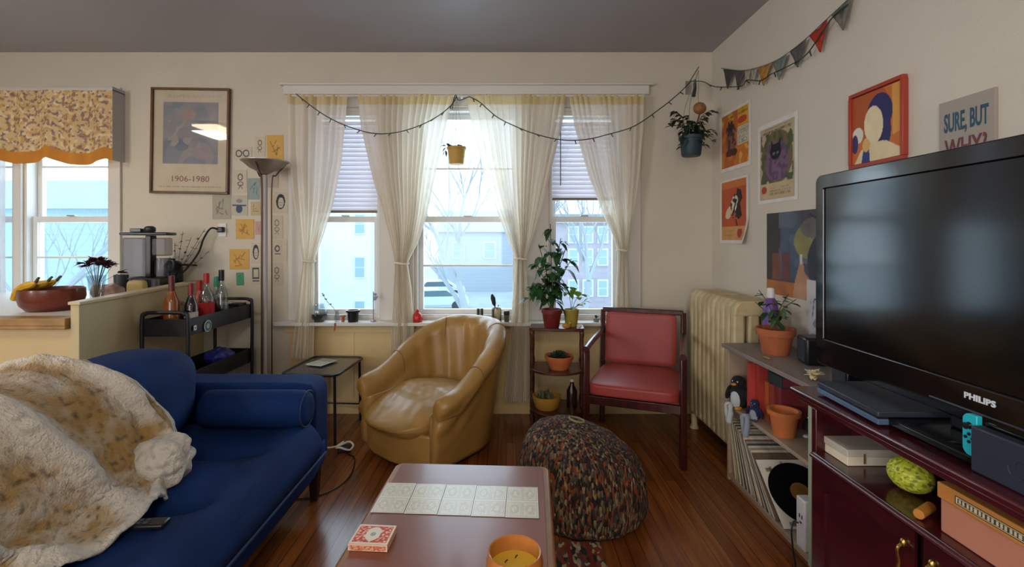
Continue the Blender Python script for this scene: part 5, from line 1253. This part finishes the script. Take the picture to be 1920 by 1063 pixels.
# ------------------------------------------------------------------ black bar cart with bottles
BC = thing('bar_cart', 'black metal three tier rolling cart beside the partition, loaded with bottles', 'cart', (-1.955, 3.09, 0), -1)
cw, cl = .125, .335
def tray(z, h):
    mb = MB(); mb.box(-cw, cw, -cl, cl, z, z+.004)
    mb.box(-cw, -cw+.004, -cl, cl, z+.004, z+h); mb.box(cw-.004, cw, -cl, cl, z+.004, z+h); mb.box(-cw+.004, cw-.004, -cl, -cl+.004, z+.004, z+h); mb.box(-cw+.004, cw-.004, cl-.004, cl, z+.004, z+h)
    return mb
cart_m = mat('cart_black', '#14161e', .45)
for z, h in ((.745,.100),(.43,.100),(.10,.100)): obj('tray', tray(z, h), cart_m, BC, bevel=.001)
for s in (-1, 1):
    obj('end_frame', MB().tube(bez([(-cw-.008, s*cl, .06), (-cw-.008, s*cl, .5), (-cw-.008, s*cl, .84), (-cw+.01, s*cl, .872), (-cw+.04, s*cl, .882), (cw-.04, s*cl, .882), (cw-.01, s*cl, .872), (cw+.008, s*cl, .84), (cw+.008, s*cl, .5), (cw+.008, s*cl, .06)], 6), .011, 10), cart_m, BC)
    for x in (-cw-.008, cw+.008):
        mb = MB(); mb.M = Matrix.Translation((x, s*cl, .028))@Matrix.Rotation(R(90), 4, 'X'); mb.lathe([(.001,-.010),(.026,-.010),(.027,.010),(.001,.010)], 18); obj('caster', mb, black_m, BC)
def BL(x, y, z=.7495): return (-1.955+x, 3.09+y, z)
def bottle(label, pos, prof, body_m, cap_m, cap, lab=None, labm=None):
    t = thing('bottle', label, 'bottle', pos); obj('bottle_body', MB().lathe(prof, 24, cap=False), body_m, t, smooth=50)
    obj('cap', MB().lathe(cap, 18), cap_m, t, smooth=50)
    if lab: obj('bottle_label', MB().lathe(lab, 24, cap=False), labm, t)
    return t
def wine(h, r): return [(.001,0),(r,0),(r+.001,.01),(r,h*.55),(r*.75,h*.64),(.015,h*.74),(.014,h*.9)]
amb_g = mat('amber_liquor', '#8a4a18', .15, coat=.5); red_g = mat('dark_wine', '#1c1014', .12, coat=.5); clr = jar_m
bottle('amber liquor bottle with a dark red neck at the near end of the black cart', BL(-.02,-.26), wine(.34,.040), amb_g, mat('maroon_foil', '#5a1620', .4), [(.016,.25),(.016,.34),(.001,.342)])
bottle('dark wine bottle with a red top beside the amber bottle on the cart', BL(.055,-.20), wine(.29,.036), red_g, mat('red_foil', '#7a1c28', .4), [(.016,.22),(.016,.29),(.001,.292)], [(.0365,.05),(.0365,.12)], mat('cream_label', '#c0bcb0', .7))
bottle('clear bottle with a wide red label and red cap in the middle of the cart', BL(.01,.02), wine(.33,.045), clr, mat('red_cap', '#a81c22', .4), [(.017,.27),(.017,.335),(.001,.337)], [(.0457,.05),(.0457,.15)], mat('red_label', '#c0222a', .6, var=.2, scale=40))
bottle('pink liquor bottle behind the red labelled one on the cart', BL(-.06,.06), wine(.28,.036), mat('pink_liquor', '#b8584a', .3), mat('red_cap', '#a81c22'), [(.016,.22),(.016,.285),(.001,.287)])
bottle('clear glass bottle with a green cap toward the far end of the cart', BL(-.03,.20), wine(.30,.034), clr, mat('green_cap', '#2c8a68', .4), [(.02,.23),(.02,.30),(.001,.302)])
bottle('clear glass bottle with a black cap in the centre of the cart', BL(.06,.10), wine(.35,.036), clr, black_m, [(.017,.28),(.017,.352),(.001,.354)])
t = thing('serving_bowl', 'dark red bowl with red packets at the near end of the cart top', 'bowl', BL(-.065,-.20), 0)
obj('bowl', MB().lathe([(.001,0),(.03,0),(.052,.05),(.056,.10),(.052,.10),(.046,.05),(.001,.01)], 28, cap=False), mat('dark_red_bowl', '#4a1414', .3), t, smooth=50)
obj('packets', MB().box(-.03,.0,-.035,.0,.05,.115).box(.002,.03,-.03,.02,.05,.105), mat('red_packet', '#a82a22', .5), t)
t = thing('glass_jar', 'wide clear glass jar behind the bottles on the cart by the partition', 'jar', BL(-.075,-.10), 0)
obj('jar_glass', MB().lathe([(.001,0),(.04,0),(.046,.02),(.046,.12),(.03,.15)], 28, cap=False), jar_m, t, smooth=60); obj('lid', MB().lathe([(.032,.1505),(.034,.17),(.001,.172)], 24), steel_m, t)
t = thing('storage_tin', 'black tin at the far right end of the cart top', 'tin', BL(.07,.27), 0)
obj('tin_body', MB().box(-.04,.04,-.04,.04,0,.09), cart_m, t, bevel=.004); obj('lid', MB().box(-.042,.042,-.042,.042,.0905,.11), black_m, t, bevel=.004)
t = thing('paper_box', 'pale paper box beside the black tin on the cart', 'box', BL(-.01,.285), 5)
obj('box_base', MB().box(-.03,.03,-.03,.03,0,.10), mat('pale_box', '#a9aa9c', .6), t, bevel=.002); obj('lid', MB().box(-.031,.031,-.031,.031,.1005,.115), white_m, t)
for nm, lab_, x, y, zz, m_, kind in (('mug','round teal and white patterned mug hanging at the cart side','x',0,0,None,0),): pass
t = thing('badge_magnet', 'round green and white sticker on the side of the black cart', 'sticker', (-1.955+cw+.0015, 2.935, .775), 90)
mb = MB(); mb.M = Matrix.Rotation(R(90), 4, 'X'); mb.lathe([(.001,0),(.036,0),(.036,.003),(.001,.0032)], 28); obj('sticker_disc', mb, mat('sticker_pale', '#a8b4ae', .5), t)
mb = MB(); mb.M = Matrix.Rotation(R(90), 4, 'X'); mb.lathe([(.016,.0033),(.029,.0033),(.029,.004),(.016,.004)], 28, cap=False); obj('sticker_ring', mb, mat('sticker_green', '#2f6a58', .5), t)
t = thing('square_magnet', 'small square white magnet on the near side of the black cart', 'magnet', (-1.955+cw+.0015, 2.815, .785), 90)
obj('magnet_face', MB().box(-.012,.012,-.003,0,-.014,.014), white_m, t); obj('magnet_print', MB().box(-.006,.006,-.0036,-.0031,-.006,.006), mat('blue_grey', '#6f7a90', .5), t)
t = thing('blue_bag', 'shiny royal blue bag stuffed in the middle tray of the cart', 'bag', BL(.03,.14,.4345), 0)
obj('bag_body', MB().soft((0,0,.065), (.075,.10,.065), 14, 2.6, lambda w, q: w+q*.018*noise.noise(w*22)), mat('royal_blue', '#2a2a86', .3), t, smooth=180); obj('bag_knot', MB().soft((0,-.02,.135), (.02,.025,.018), 6, 2.2), MATS['royal_blue'], t, smooth=180)
for k, (x, y) in enumerate(((-.05,-.25),(.03,-.22),(-.03,-.12),(.06,-.06))):
    t = thing('drinking_glass', 'clear drinking glass in the middle tray of the cart', 'glass', BL(x, y, .4345), 0, 'glasses in the middle tray of the cart')
    t['label'] = 'clear drinking glass in the middle tray of the cart, '+['nearest the partition end', 'at the near right corner', 'behind the nearest one', 'beside the blue bag'][k]
    obj('glass_wall', MB().lathe([(.001,0),(.028,0),(.034,.10),(.032,.10),(.027,.006),(.001,.005)], 20, cap=False), jar_m, t, smooth=60)
bottle('dark green wine bottle in the bottom tray of the cart', BL(.02,-.15,.1045), wine(.28,.036), mat('green_wine', '#14241a', .12), black_m, [(.016,.22),(.016,.285),(.001,.287)])

# ------------------------------------------------------------------ on the partition and kitchen counter
t = thing('fruit_bowl', 'wide reddish brown wooden fruit bowl on the counter behind the ledge', 'bowl', (-2.48, 2.62, .9208))
obj('bowl', MB().lathe([(.001,0),(.105,0),(.132,.03),(.142,.07),(.140,.115),(.135,.118),(.131,.112),(.132,.07),(.124,.035),(.001,.014)], 44, cap=False), mat('red_wood', '#6e2a18', .3, col2='#4a1a10', scale=7, coat=.3), t, smooth=50)
bn = mat('banana', '#d8ac28', .5, col2='#b88a24', scale=9)
for k, (dx, dy, rz) in enumerate(((-.01,-.05,-12),(.0,-.015,4),(.0,.02,18))):
    t = thing('banana', 'ripe banana in the bunch resting in the fruit bowl', 'banana', (-2.515+dx, 2.57+dy, .985), rz, 'bananas in the fruit bowl')
    t['label'] = ['nearest', 'middle', 'farthest'][k]+' banana of the bunch lying in the fruit bowl'
    arc_ = [(-.085,0,.0),(-.05,0,.045),(.0,0,.072),(.045,0,.082),(.07,0,.095)]; c = bez(arc_, 4)
    rads = [.008+.014*math.sin(math.pi*min(1, .08+i/(len(c)-1)*.98))**.6 for i in range(len(c))]
    obj('peel', MB().tube(c, rads, 8), bn, t); obj('stalk', MB().tube([c[-1], (.082,0,.112), (.09,0,.118)], [.008,.006,.006], 8), mat('banana_stalk', '#4a4426', .7), t)
t = thing('orange_fruit', 'red apple in the front of the fruit bowl', 'fruit', (-2.40, 2.56, .972)); obj('flesh', MB().soft((0,0,.02), (.036,.036,.034), 10, 2.1), mat('apple', '#8a2a1c', .35, var=.3), t, smooth=180); obj('stalk', MB().tube([(0,0,.05),(.003,0,.064)], .002, 5), stem_m, t)
t = thing('flower_vase', 'glass vase of dark red dried flowers behind the near end of the partition', 'vase', (-2.255, 2.64, .9208))
obj('vase_glass', MB().lathe([(.001,0),(.024,0),(.026,.03),(.040,.17),(.044,.185)], 28, cap=False), jar_m, t, smooth=60)
mb = MB(); st_ = []; rnd = random.Random(15)
for k in range(16):
    a = rnd.uniform(0, 6.28); l = rnd.uniform(.02,.10); c = [(0,0,.01),(l*.3*math.cos(a), l*.3*math.sin(a), .15),(l*math.cos(a), l*math.sin(a), .20+.06*(1-l/.1)+rnd.uniform(-.01,.03))]; mb.tube(c, .0016, 4); st_.append((Vector(c[-1]), (math.cos(a), math.sin(a), .4)))
obj('stems', mb, mat('stem_dark', '#4a3a30', .8), t); mb = MB(); leaves(mb, st_, .042, .034, .2, 8, 1.0, 17); obj('foliage', mb, mat('dried_red', '#4a1c2a', .8, var=.4, scale=40), t)  # foliage here is the dried flower heads, built from leaf shapes
t = thing('food_bag', 'crinkled pinkish white bag on the partition behind the dried flowers', 'bag', (-2.34, 2.83, .9208), 15)
obj('bag_body', MB().soft((0,0,.06), (.065,.05,.06), 12, 2.6, lambda w, q: w+q*.014*noise.noise(w*26)), mat('pinkish', '#a88a80', .5, var=.3, scale=30), t, smooth=180); obj('bag_end', MB().soft((-.06,-.01,.08), (.028,.03,.04), 8, 2.4), white_m, t, smooth=180)
t = thing('coffee_maker', 'black and clear plastic coffee maker at the far end of the partition', 'coffee maker', (-2.475, 3.30, .9208), 8)
cp = mat('smoke_plastic', '#2a2c38', .3); 
obj('machine_base', MB().box(-.09,.13,-.08,.08,0,.125), black_m, t, bevel=.01); obj('column', MB().box(.012,.048,-.04,.03,.1255,.41), black_m, t, bevel=.005)
obj('water_tank', MB().box(-.125,.010,-.05,.06,.1255,.395), glass('tank_plastic', (.55,.58,.68), .05, .4), t, bevel=.01); obj('carafe', MB().lathe([(.001,.126),(.05,.126),(.055,.16),(.052,.24),(.046,.255)], 28, (.105,0,0), cap=False), glass('carafe_plastic', (.5,.52,.62), .06, .3), t, smooth=60)
obj('filter_housing', MB().box(.05,.145,-.045,.045,.27,.395), glass('filter_plastic', (.62,.62,.64), .05, .4), t, bevel=.01)
obj('lid', MB().box(-.14,.16,-.06,.065,.411,.432), cp, t, bevel=.008); obj('lid_knob', MB().lathe([(.03,.433),(.034,.44),(.034,.465),(.02,.475),(.001,.476)], 24, (.02,0,0)).box(-.09,-.02,-.03,.03,.433,.458), cp, t, bevel=.004)
obj('pot_handle', MB().tube(bez([(.15,-.02,.24),(.185,-.03,.23),(.18,-.03,.18),(.15,-.02,.16)], 5), .008, 8), black_m, t)
t = thing('coffee_pot', 'dark pot with a long handle behind the coffee maker on the kitchen counter', 'pot', (-2.43, 3.50, .9208), 0)
obj('pot_body', MB().lathe([(.001,0),(.055,0),(.062,.06),(.058,.20),(.04,.225),(.012,.23),(.010,.245),(.001,.246)], 28), mat('black_steel', '#22242c', .25, metal=.5), t, smooth=50); obj('handle', MB().tube([(.057,0,.20),(.17,0,.195)], .007, 8), black_m, t)
t = thing('mug', 'dark mug on the partition left of the coffee maker', 'mug', (-2.49, 3.10, .9208), 0)
obj('mug_wall', MB().lathe([(.001,0),(.036,0),(.040,.155),(.036,.155),(.033,.008),(.001,.007)], 24, cap=False), mat('dark_mug', '#262a38', .4), t, smooth=50); obj('handle', MB().tube(bez([(.039,0,.13),(.065,0,.12),(.063,0,.06),(.037,0,.05)], 5), .005, 8), MATS['dark_mug'], t)
t = thing('food_tub', 'pale yellow tub peeking over the partition in front of the coffee maker', 'tub', (-2.34, 3.04, .9208), 10)
obj('tub_body', MB().soft((0,0,.0655), (.05,.032,.0595), 10, 5), mat('butter', '#b8a468', .5), t, smooth=60); obj('tub_foot', MB().box(-.06,.06,-.04,.04,0,.006), white_m, t, bevel=.002)
t = thing('dried_branches', 'dried flowering twigs in a vase against the wall between coffee maker and cable', 'vase', (-2.41, 3.50, .9208), 0)
obj('vase_glass', MB().lathe([(.001,0),(.03,0),(.034,.05),(.015,.14),(.018,.17)], 24, cap=False), jar_m, t, smooth=60); mb = MB(); st_ = []; rnd = random.Random(31)
for dx, h in ((.0,.36),(.06,.44),(.12,.40),(.19,.38),(.25,.30),(.22,.46),(-.04,.26)):
    c = bez([(0,0,.01),(dx*.15,-.0,.16),(dx*.6,-.01,h*.7),(dx,-.015,h)], 5); mb.tube(c, .0018, 4); st_ += [(q, (rnd.uniform(-1,1), -.3, .4)) for q in c[8::2]]
obj('twigs', mb, mat('twig', '#7a6a58', .8), t); mb = MB(); leaves(mb, st_, .028, .018, .3, 2, .8, 7); obj('dried_buds', mb, mat('bud', '#8a6f60', .8, var=.4, scale=40), t)
t = thing('wall_outlet', 'white wall socket with a black plug above the cart', 'socket', (-2.13, YB-.001, 1.375), 0)
obj('socket_plate', MB().box(-.03,.03,-.006,0,-.05,.05), white_m, t, bevel=.002); obj('plug', MB().box(-.022,.022,-.04,-.0065,-.018,.022), black_m, t, bevel=.006)
tag(obj('power_cable', MB().tube(bez([(-2.14,3.565,1.38),(-2.19,3.55,1.385),(-2.235,3.54,1.31),(-2.27,3.53,1.20),(-2.32,3.46,1.08),(-2.37,3.38,1.01)], 9), .007, 8), black_m), 'black cable curving from the wall socket down to the coffee maker', 'cable')

# ------------------------------------------------------------------ framed print on the back wall
fr = thing('framed_print', 'framed exhibition print dated 1906-1980 in a brown wooden frame on the wall', 'picture', ((356-CX)*3.58/FPX, YB-.012, EYE+(450-264)*3.58/FPX))
fr.rotation_euler = (0, R(.9), 0)
fp = paint('#cabfa6', [('r',(.135,.275,.865,.885),'#7d8490'), ('n',(4,-.05,.135,.275,.865,.885),'#888890'), ('n',(6,.15,.135,.275,.865,.885),'#918d92'), ('e',(.48,.76,.09,.05),'#a08a88'), ('e',(.38,.46,.10,.06),'#6c7686'), ('n',(9,.25,.2,.4,.8,.7),'#9c9894'), ('n',(5,.18,.14,.28,.5,.5),'#747c8c'), ('e',(.66,.38,.12,.06),'#968a8c'), ('t',(.08,.045,.92,.06,1),'#8a7c68'), ('t',(.2,.935,.9,.95,1),'#b0a488')], .08, 12)
obj('print', panel(.56, .76, fp, 110, 140, .002), pc_m, fr, smooth=0)
text_mb('1906-1980', .062, mat('maroon_ink', '#8a4c50', .7), fr, (.0, -.0022, -.285), (R(90),0,0), 1.1, .0002, 'lettering')
mb = MB(); fw_, fh_ = .293, .395
mb.box(-fw_,fw_,-.018,.011,fh_-.017,fh_); mb.box(-fw_,fw_,-.018,.011,-fh_,-fh_+.017); mb.box(-fw_,-fw_+.017,-.018,.011,-fh_+.017,fh_-.017); mb.box(fw_-.017,fw_,-.018,.011,-fh_+.017,fh_-.017)
obj('frame', mb, mat('frame_wood', '#6e4a2c', .35, col2='#54361e', scale=8), fr, bevel=.003)
obj('glazing', MB().box(-.275,.275,-.008,-.006,-.377,.377), glass('picture_glass', (1,1,1), .05), fr)

# ------------------------------------------------------------------ sketches taped round the lamp
def sheet(x0, y0, x1, y1, bg, sh, lab, seed, curl=.0):
    D = YB-.004; a = px(x0, y1, D); b = px(x1, y0, D)
    t = thing('taped_drawing', lab, 'drawing', ((a.x+b.x)/2, YB-.0025, (a.z+b.z)/2)); t.rotation_euler = (0, R(random.Random(seed).uniform(-2,2)), 0)
    obj('paper_sheet', panel(b.x-a.x, b.z-a.z, paint(bg, sh, .06, seed), 34, 44, .001), pc_m, t, smooth=0); return t
I = '#4c4a52'
def face(h='#2a2a30'): return [('e',(.5,.55,.3,.36),h), ('e',(.52,.5,.19,.25),'#c4bcab'), ('l',(.42,.5,.46,.5,.02),I), ('l',(.56,.5,.6,.5,.02),I), ('l',(.45,.38,.58,.38,.015),I)]
def scrib(c=I, n=5, s=1):
    r = random.Random(s); return [('l',(r.uniform(.2,.8), r.uniform(.15,.85), r.uniform(.2,.8), r.uniform(.15,.85), .022), c) for _ in range(n)]
def head(c=I): return [('e',(.5,.68,.2,.15),c), ('e',(.5,.68,.13,.10),'#c3bba8'), ('l',(.5,.52,.5,.3,.02),c), ('l',(.35,.2,.5,.3,.02),c), ('l',(.65,.2,.5,.3,.02),c), ('e',(.5,.4,.22,.10),c), ('e',(.5,.4,.16,.06),'#c3bba8')]
Wp = '#c6beaa'; Yp = '#d0a24c'
sheet(437,276,472,299,Wp,[('e',(.3,.5,.18,.3),I),('e',(.3,.5,.12,.2),Wp),('e',(.7,.5,.18,.3),I),('e',(.7,.5,.12,.2),Wp),('l',(.45,.6,.55,.6,.02),I)],'white sheet with a pair of glasses drawn on it, left above the lamp dish',1)
sheet(477,256,497,292,Wp,head('#5a564e'),'narrow white sketch of a small figure taped above the lamp dish',2)
sheet(500,253,531,299,Yp,scrib('#8a6a30',6,3),'yellow sheet with a scribbled figure taped above the right side of the lamp dish',3)
sheet(438,318,463,362,Wp,head(),'white sketch of a standing figure right of the framed print',4)
sheet(464,334,487,374,'#8f9ea0',scrib('#5a6a72',4,5),'blue grey sheet half behind the lamp, highest of the coloured ones',5)
sheet(433,366,464,404,'#b9b6a8',[('l',(.1,.5,.9,.5,.03),'#39465c'),('e',(.5,.32,.2,.2),'#34456a'),('e',(.5,.72,.2,.1),'#8a8a86')],'white sheet with a dark blue painted shape below the figure sketch',6)
sheet(398,365,433,411,'#a8a290',scrib('#6f6f6c',7,7),'greyish sheet with loose pencil strokes, leftmost of the taped sheets',7)
sheet(470,378,488,404,'#bfae86',scrib('#8a7048',4,8),'beige narrow sheet left of the lamp pole with brown marks',8)
sheet(442,411,476,448,Yp,scrib('#9a7430',7,9),'upper of the two yellow square sheets left of the lamp pole',9)
sheet(478,415,490,440,'#c49a94',scrib('#a06a6a',3,10),'small pink slip left of the lamp pole',10)
sheet(430,467,467,505,Yp,scrib('#9a7430',7,11),'lower of the two yellow square sheets left of the lamp pole',11)
sheet(470,455,489,494,Wp,face(),'white ink portrait with bushy hair left of the lamp pole',12)
sheet(470,498,489,534,Wp,[('r',(.15,.3,.85,.9),I),('r',(.27,.4,.75,.8),Wp),('l',(.2,.2,.8,.2,.03),I)],'white sheet with a drawn dark rectangle low beside the lamp pole',13)
sheet(443,511,457,535,'#4f9a7c',scrib('#2f7a5c',3,14),'small green slip above the far end of the cart',14)
sheet(512,360,540,400,Wp,face('#141418'),'black and white portrait right of the lamp pole, highest on that side',15)
sheet(508,404,530,447,Wp,head('#7a766c'),'faint figure sketch right of the lamp pole under the black haired portrait',16)
sheet(510,450,538,490,'#c9c1ad',[('e',(.35,.6,.18,.16),I),('e',(.35,.6,.1,.09),Wp),('l',(.2,.35,.55,.35,.025),I)],'white sketch of a round head right of the lamp pole at mid height',17)
sheet(508,493,530,536,Wp,head('#6a665e'),'faint sketch lowest on the right side of the lamp pole',18)
sheet(488,312,522,352,'#b3a59c',scrib('#9a8a86',4,19),'mauve sheet behind the lamp pole just under the dish',19)

# ------------------------------------------------------------------ outside, with distance haze put into the pale colours
GZ = -3.2
struct('ground', MB().box(-60, 60, 3.8, 90, GZ-.3, GZ), mat('pale_ground', '#c4d0d4', .8, var=.15, scale=.3))
def siding(name, c1, c2, period):
    m = bpy.data.materials.new(name); m.use_nodes = True; nt = m.node_tree; b = nt.nodes['Principled BSDF']; b.inputs['Roughness'].default_value = .7
    tc = nt.nodes.new('ShaderNodeTexCoord'); w = nt.nodes.new('ShaderNodeTexWave'); w.bands_direction = 'Z'; w.wave_profile = 'SAW'; w.inputs['Scale'].default_value = .314/period*1.0; r = nt.nodes.new('ShaderNodeValToRGB')
    r.color_ramp.elements[0].color = (*lin(c2), 1); r.color_ramp.elements[1].color = (*lin(c1), 1); r.color_ramp.elements[1].position = .25
    nt.links.new(tc.outputs['Object'], w.inputs['Vector']); nt.links.new(w.outputs['Fac'], r.inputs[0]); nt.links.new(r.outputs[0], b.inputs['Base Color']); return m
def house(name, label, x0, x1, y, depth, h, m, wins_, roofm, rh=1.2, trimw=True):
    t = thing(name, label, 'building', ((x0+x1)/2, y, GZ)); w = (x1-x0)/2
    obj('house_wall', MB().box(-w, w, 0, depth, 0, h), m, t, smooth=0)
    obj('roof', MB().add([(-w-.3,-.3,h),(w+.3,-.3,h),(w+.3,depth+.3,h),(-w-.3,depth+.3,h),(-w-.3,depth/2,h+rh),(w+.3,depth/2,h+rh)], [(0,3,2,1),(0,1,5,4),(3,4,5,2),(0,4,3),(1,2,5)]), roofm, t, smooth=0)
    for i, (wx_, wz, ww, wh) in enumerate(wins_):
        X = wx_-(x0+x1)/2; Z = wz-GZ; f = obj('window', MB().box(X-ww/2-.09, X+ww/2+.09, -.06, -.001, Z-wh/2-.09, Z+wh/2+.09), mat('outer_trim', '#e6ecee', .6), t)
        obj('pane', MB().box(X-ww/2, X+ww/2, -.08, -.061, Z-wh/2, Z-.03).box(X-ww/2, X+ww/2, -.08, -.061, Z+.03, Z+wh/2), mat('outer_pane', '#a4c4cc', .2), f)
    if trimw: obj('corner_board', MB().box(w-.01, w+.12, -.05, .1, 0, h), mat('outer_trim', '#e6ecee'), t)
    return t
D1 = 26.0
wl = []
for yy, hh in ((420,34),(501,36),(583,36)): p = px(675, yy, D1); wl.append((p.x, p.z, 17*D1/900, hh*D1/900))
house('neighbor_house', 'tall white sided house with small windows seen through the left bay window', -15.5, px(697,0,D1).x, D1, 10, 10.5, siding('white_siding', '#f3f2ef', '#e8e8e6', .14), wl, mat('grey_roof', '#7c848a', .8))
house('neighbor_house', 'pale blue grey house with low roof seen through the kitchen window', -20.5, -10.8, 14.0, 9, 5.4, siding('blue_siding', '#b4d0d8', '#a6c4cd', .16), [(-13.9,.9,.7,1.0)], mat('blue_roof', '#b2ccd4', .8), 1.4)
brick = bpy.data.materials.new('pale_brick'); brick.use_nodes = True; nt = brick.node_tree; b_ = nt.nodes['Principled BSDF']; bt = nt.nodes.new('ShaderNodeTexBrick'); tc = nt.nodes.new('ShaderNodeTexCoord'); mp = nt.nodes.new('ShaderNodeMapping')
mp.inputs['Rotation'].default_value = (R(90),0,0); bt.inputs['Scale'].default_value = 1; bt.inputs['Brick Width'].default_value = .5; bt.inputs['Row Height'].default_value = .18; bt.inputs['Mortar Size'].default_value = .015
bt.inputs['Color1'].default_value = (*lin('#b3a9b6'),1); bt.inputs['Color2'].default_value = (*lin('#beb4bc'),1); bt.inputs['Mortar'].default_value = (*lin('#b4b4bc'),1)
nt.links.new(tc.outputs['Object'], mp.inputs[0]); nt.links.new(mp.outputs[0], bt.inputs[0]); nt.links.new(bt.outputs['Color'], b_.inputs['Base Color'])
D2 = 30.0; wl = []
for xx in (1075, 1102, 1130):
    for yy in (440, 482, 540): p = px(xx, yy, D2); wl.append((p.x, p.z, .5, .9))
house('brick_building', 'mauve brick building with rows of windows seen through the right bay window', 2.6, 11.5, D2, 10, 5.6, brick, wl, mat('grey_roof', '#7c848a'), .8)
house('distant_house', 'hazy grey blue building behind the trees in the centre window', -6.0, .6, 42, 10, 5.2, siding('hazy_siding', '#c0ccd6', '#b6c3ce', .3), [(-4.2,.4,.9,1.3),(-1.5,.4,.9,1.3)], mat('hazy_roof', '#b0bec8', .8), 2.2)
def tree(label, base, h, seed, lean=0, name='bare_tree'):
    rnd = random.Random(seed); mb = MB()
    def br(p, d, L, r, lv):
        pts = [p]; q = p.copy(); dd = d.copy()
        for k in range(3):
            dd = (dd+Vector((rnd.uniform(-.2,.2), rnd.uniform(-.2,.2), rnd.uniform(-.05,.15)))).normalized(); q = q+dd*L/3; pts.append(q.copy())
        mb.tube(pts, [r, r*.85, r*.7, r*.55], 5 if lv < 2 else 3)
        if lv >= 5: return
        for k in range(3 if lv < 4 else 2):
            s = pts[rnd.choice((1,2,3,3))]; nd = (dd+Vector((rnd.uniform(-1,1), rnd.uniform(-1,1), rnd.uniform(-.2,.6)))*.75).normalized(); br(s, nd, L*rnd.uniform(.62,.8), r*.52, lv+1)
    br(Vector((0,0,0)), Vector((lean,0,1)).normalized(), h*.36, h*.020, 0)
    t = thing(name, label, 'tree', base); obj('trunk', MB().tube([(0,0,-.05),(0,0,.25)], [h*.03,h*.021], 8), mat('bark', '#9aa3aa', .9), t); obj('branches', mb, mat('bark_pale', '#a9b3ba', .9), t); return t
tree('bare branching tree close outside the centre window', (-1.1, 15, GZ), 9.0, 3)
tree('bare tree standing farther back right of the centre window', (.9, 20, GZ), 10.0, 8)
tree('bare tree in front of the mauve brick building', (2.9, 17, GZ), 8.5, 14)
tree('bare tree with fine branches outside the kitchen window', (-12.0, 12.0, GZ), 8.0, 22, .1)
def car(label, base, rz, c):
    t = thing('parked_car', label, 'car', base, rz); cm = mat('car_'+c[1:], c, .3, coat=.5)
    P = [(-2.1,.35),(-2.15,.75),(-1.4,.92),(-.85,1.38),(.75,1.40),(1.45,.95),(2.1,.85),(2.15,.35)]
    mb = MB(); mb.M = Matrix.Rotation(R(90), 4, 'X'); mb.prism(P, -.85, .85); obj('car_body', mb, cm, t, bevel=.08, seg=3)
    mb = MB(); mb.M = Matrix.Rotation(R(90), 4, 'X'); mb.prism([(-1.15,.95),(-.78,1.30),(.68,1.32),(1.2,.95)], -.865, .865); obj('car_windows', mb, mat('car_glass', '#5f7c86', .15), t)
    for x in (-1.35, 1.35):
        for y in (-.86, .70):
            mb = MB(); mb.M = Matrix.Translation((x, y, .33))@Matrix.Rotation(R(-90), 4, 'X'); mb.lathe([(.001,0),(.33,0),(.33,.16),(.001,.16)], 20); obj('wheel', mb, mat('tyre', '#3c464c', .8), t)
car('pale parked car seen low through the left part of the centre window', (-4.6, 31, GZ), 8, '#d4e2e6'); car('white parked car farther along the street seen through the centre window', (-5.4, 37.5, GZ), 8, '#e2eaec')
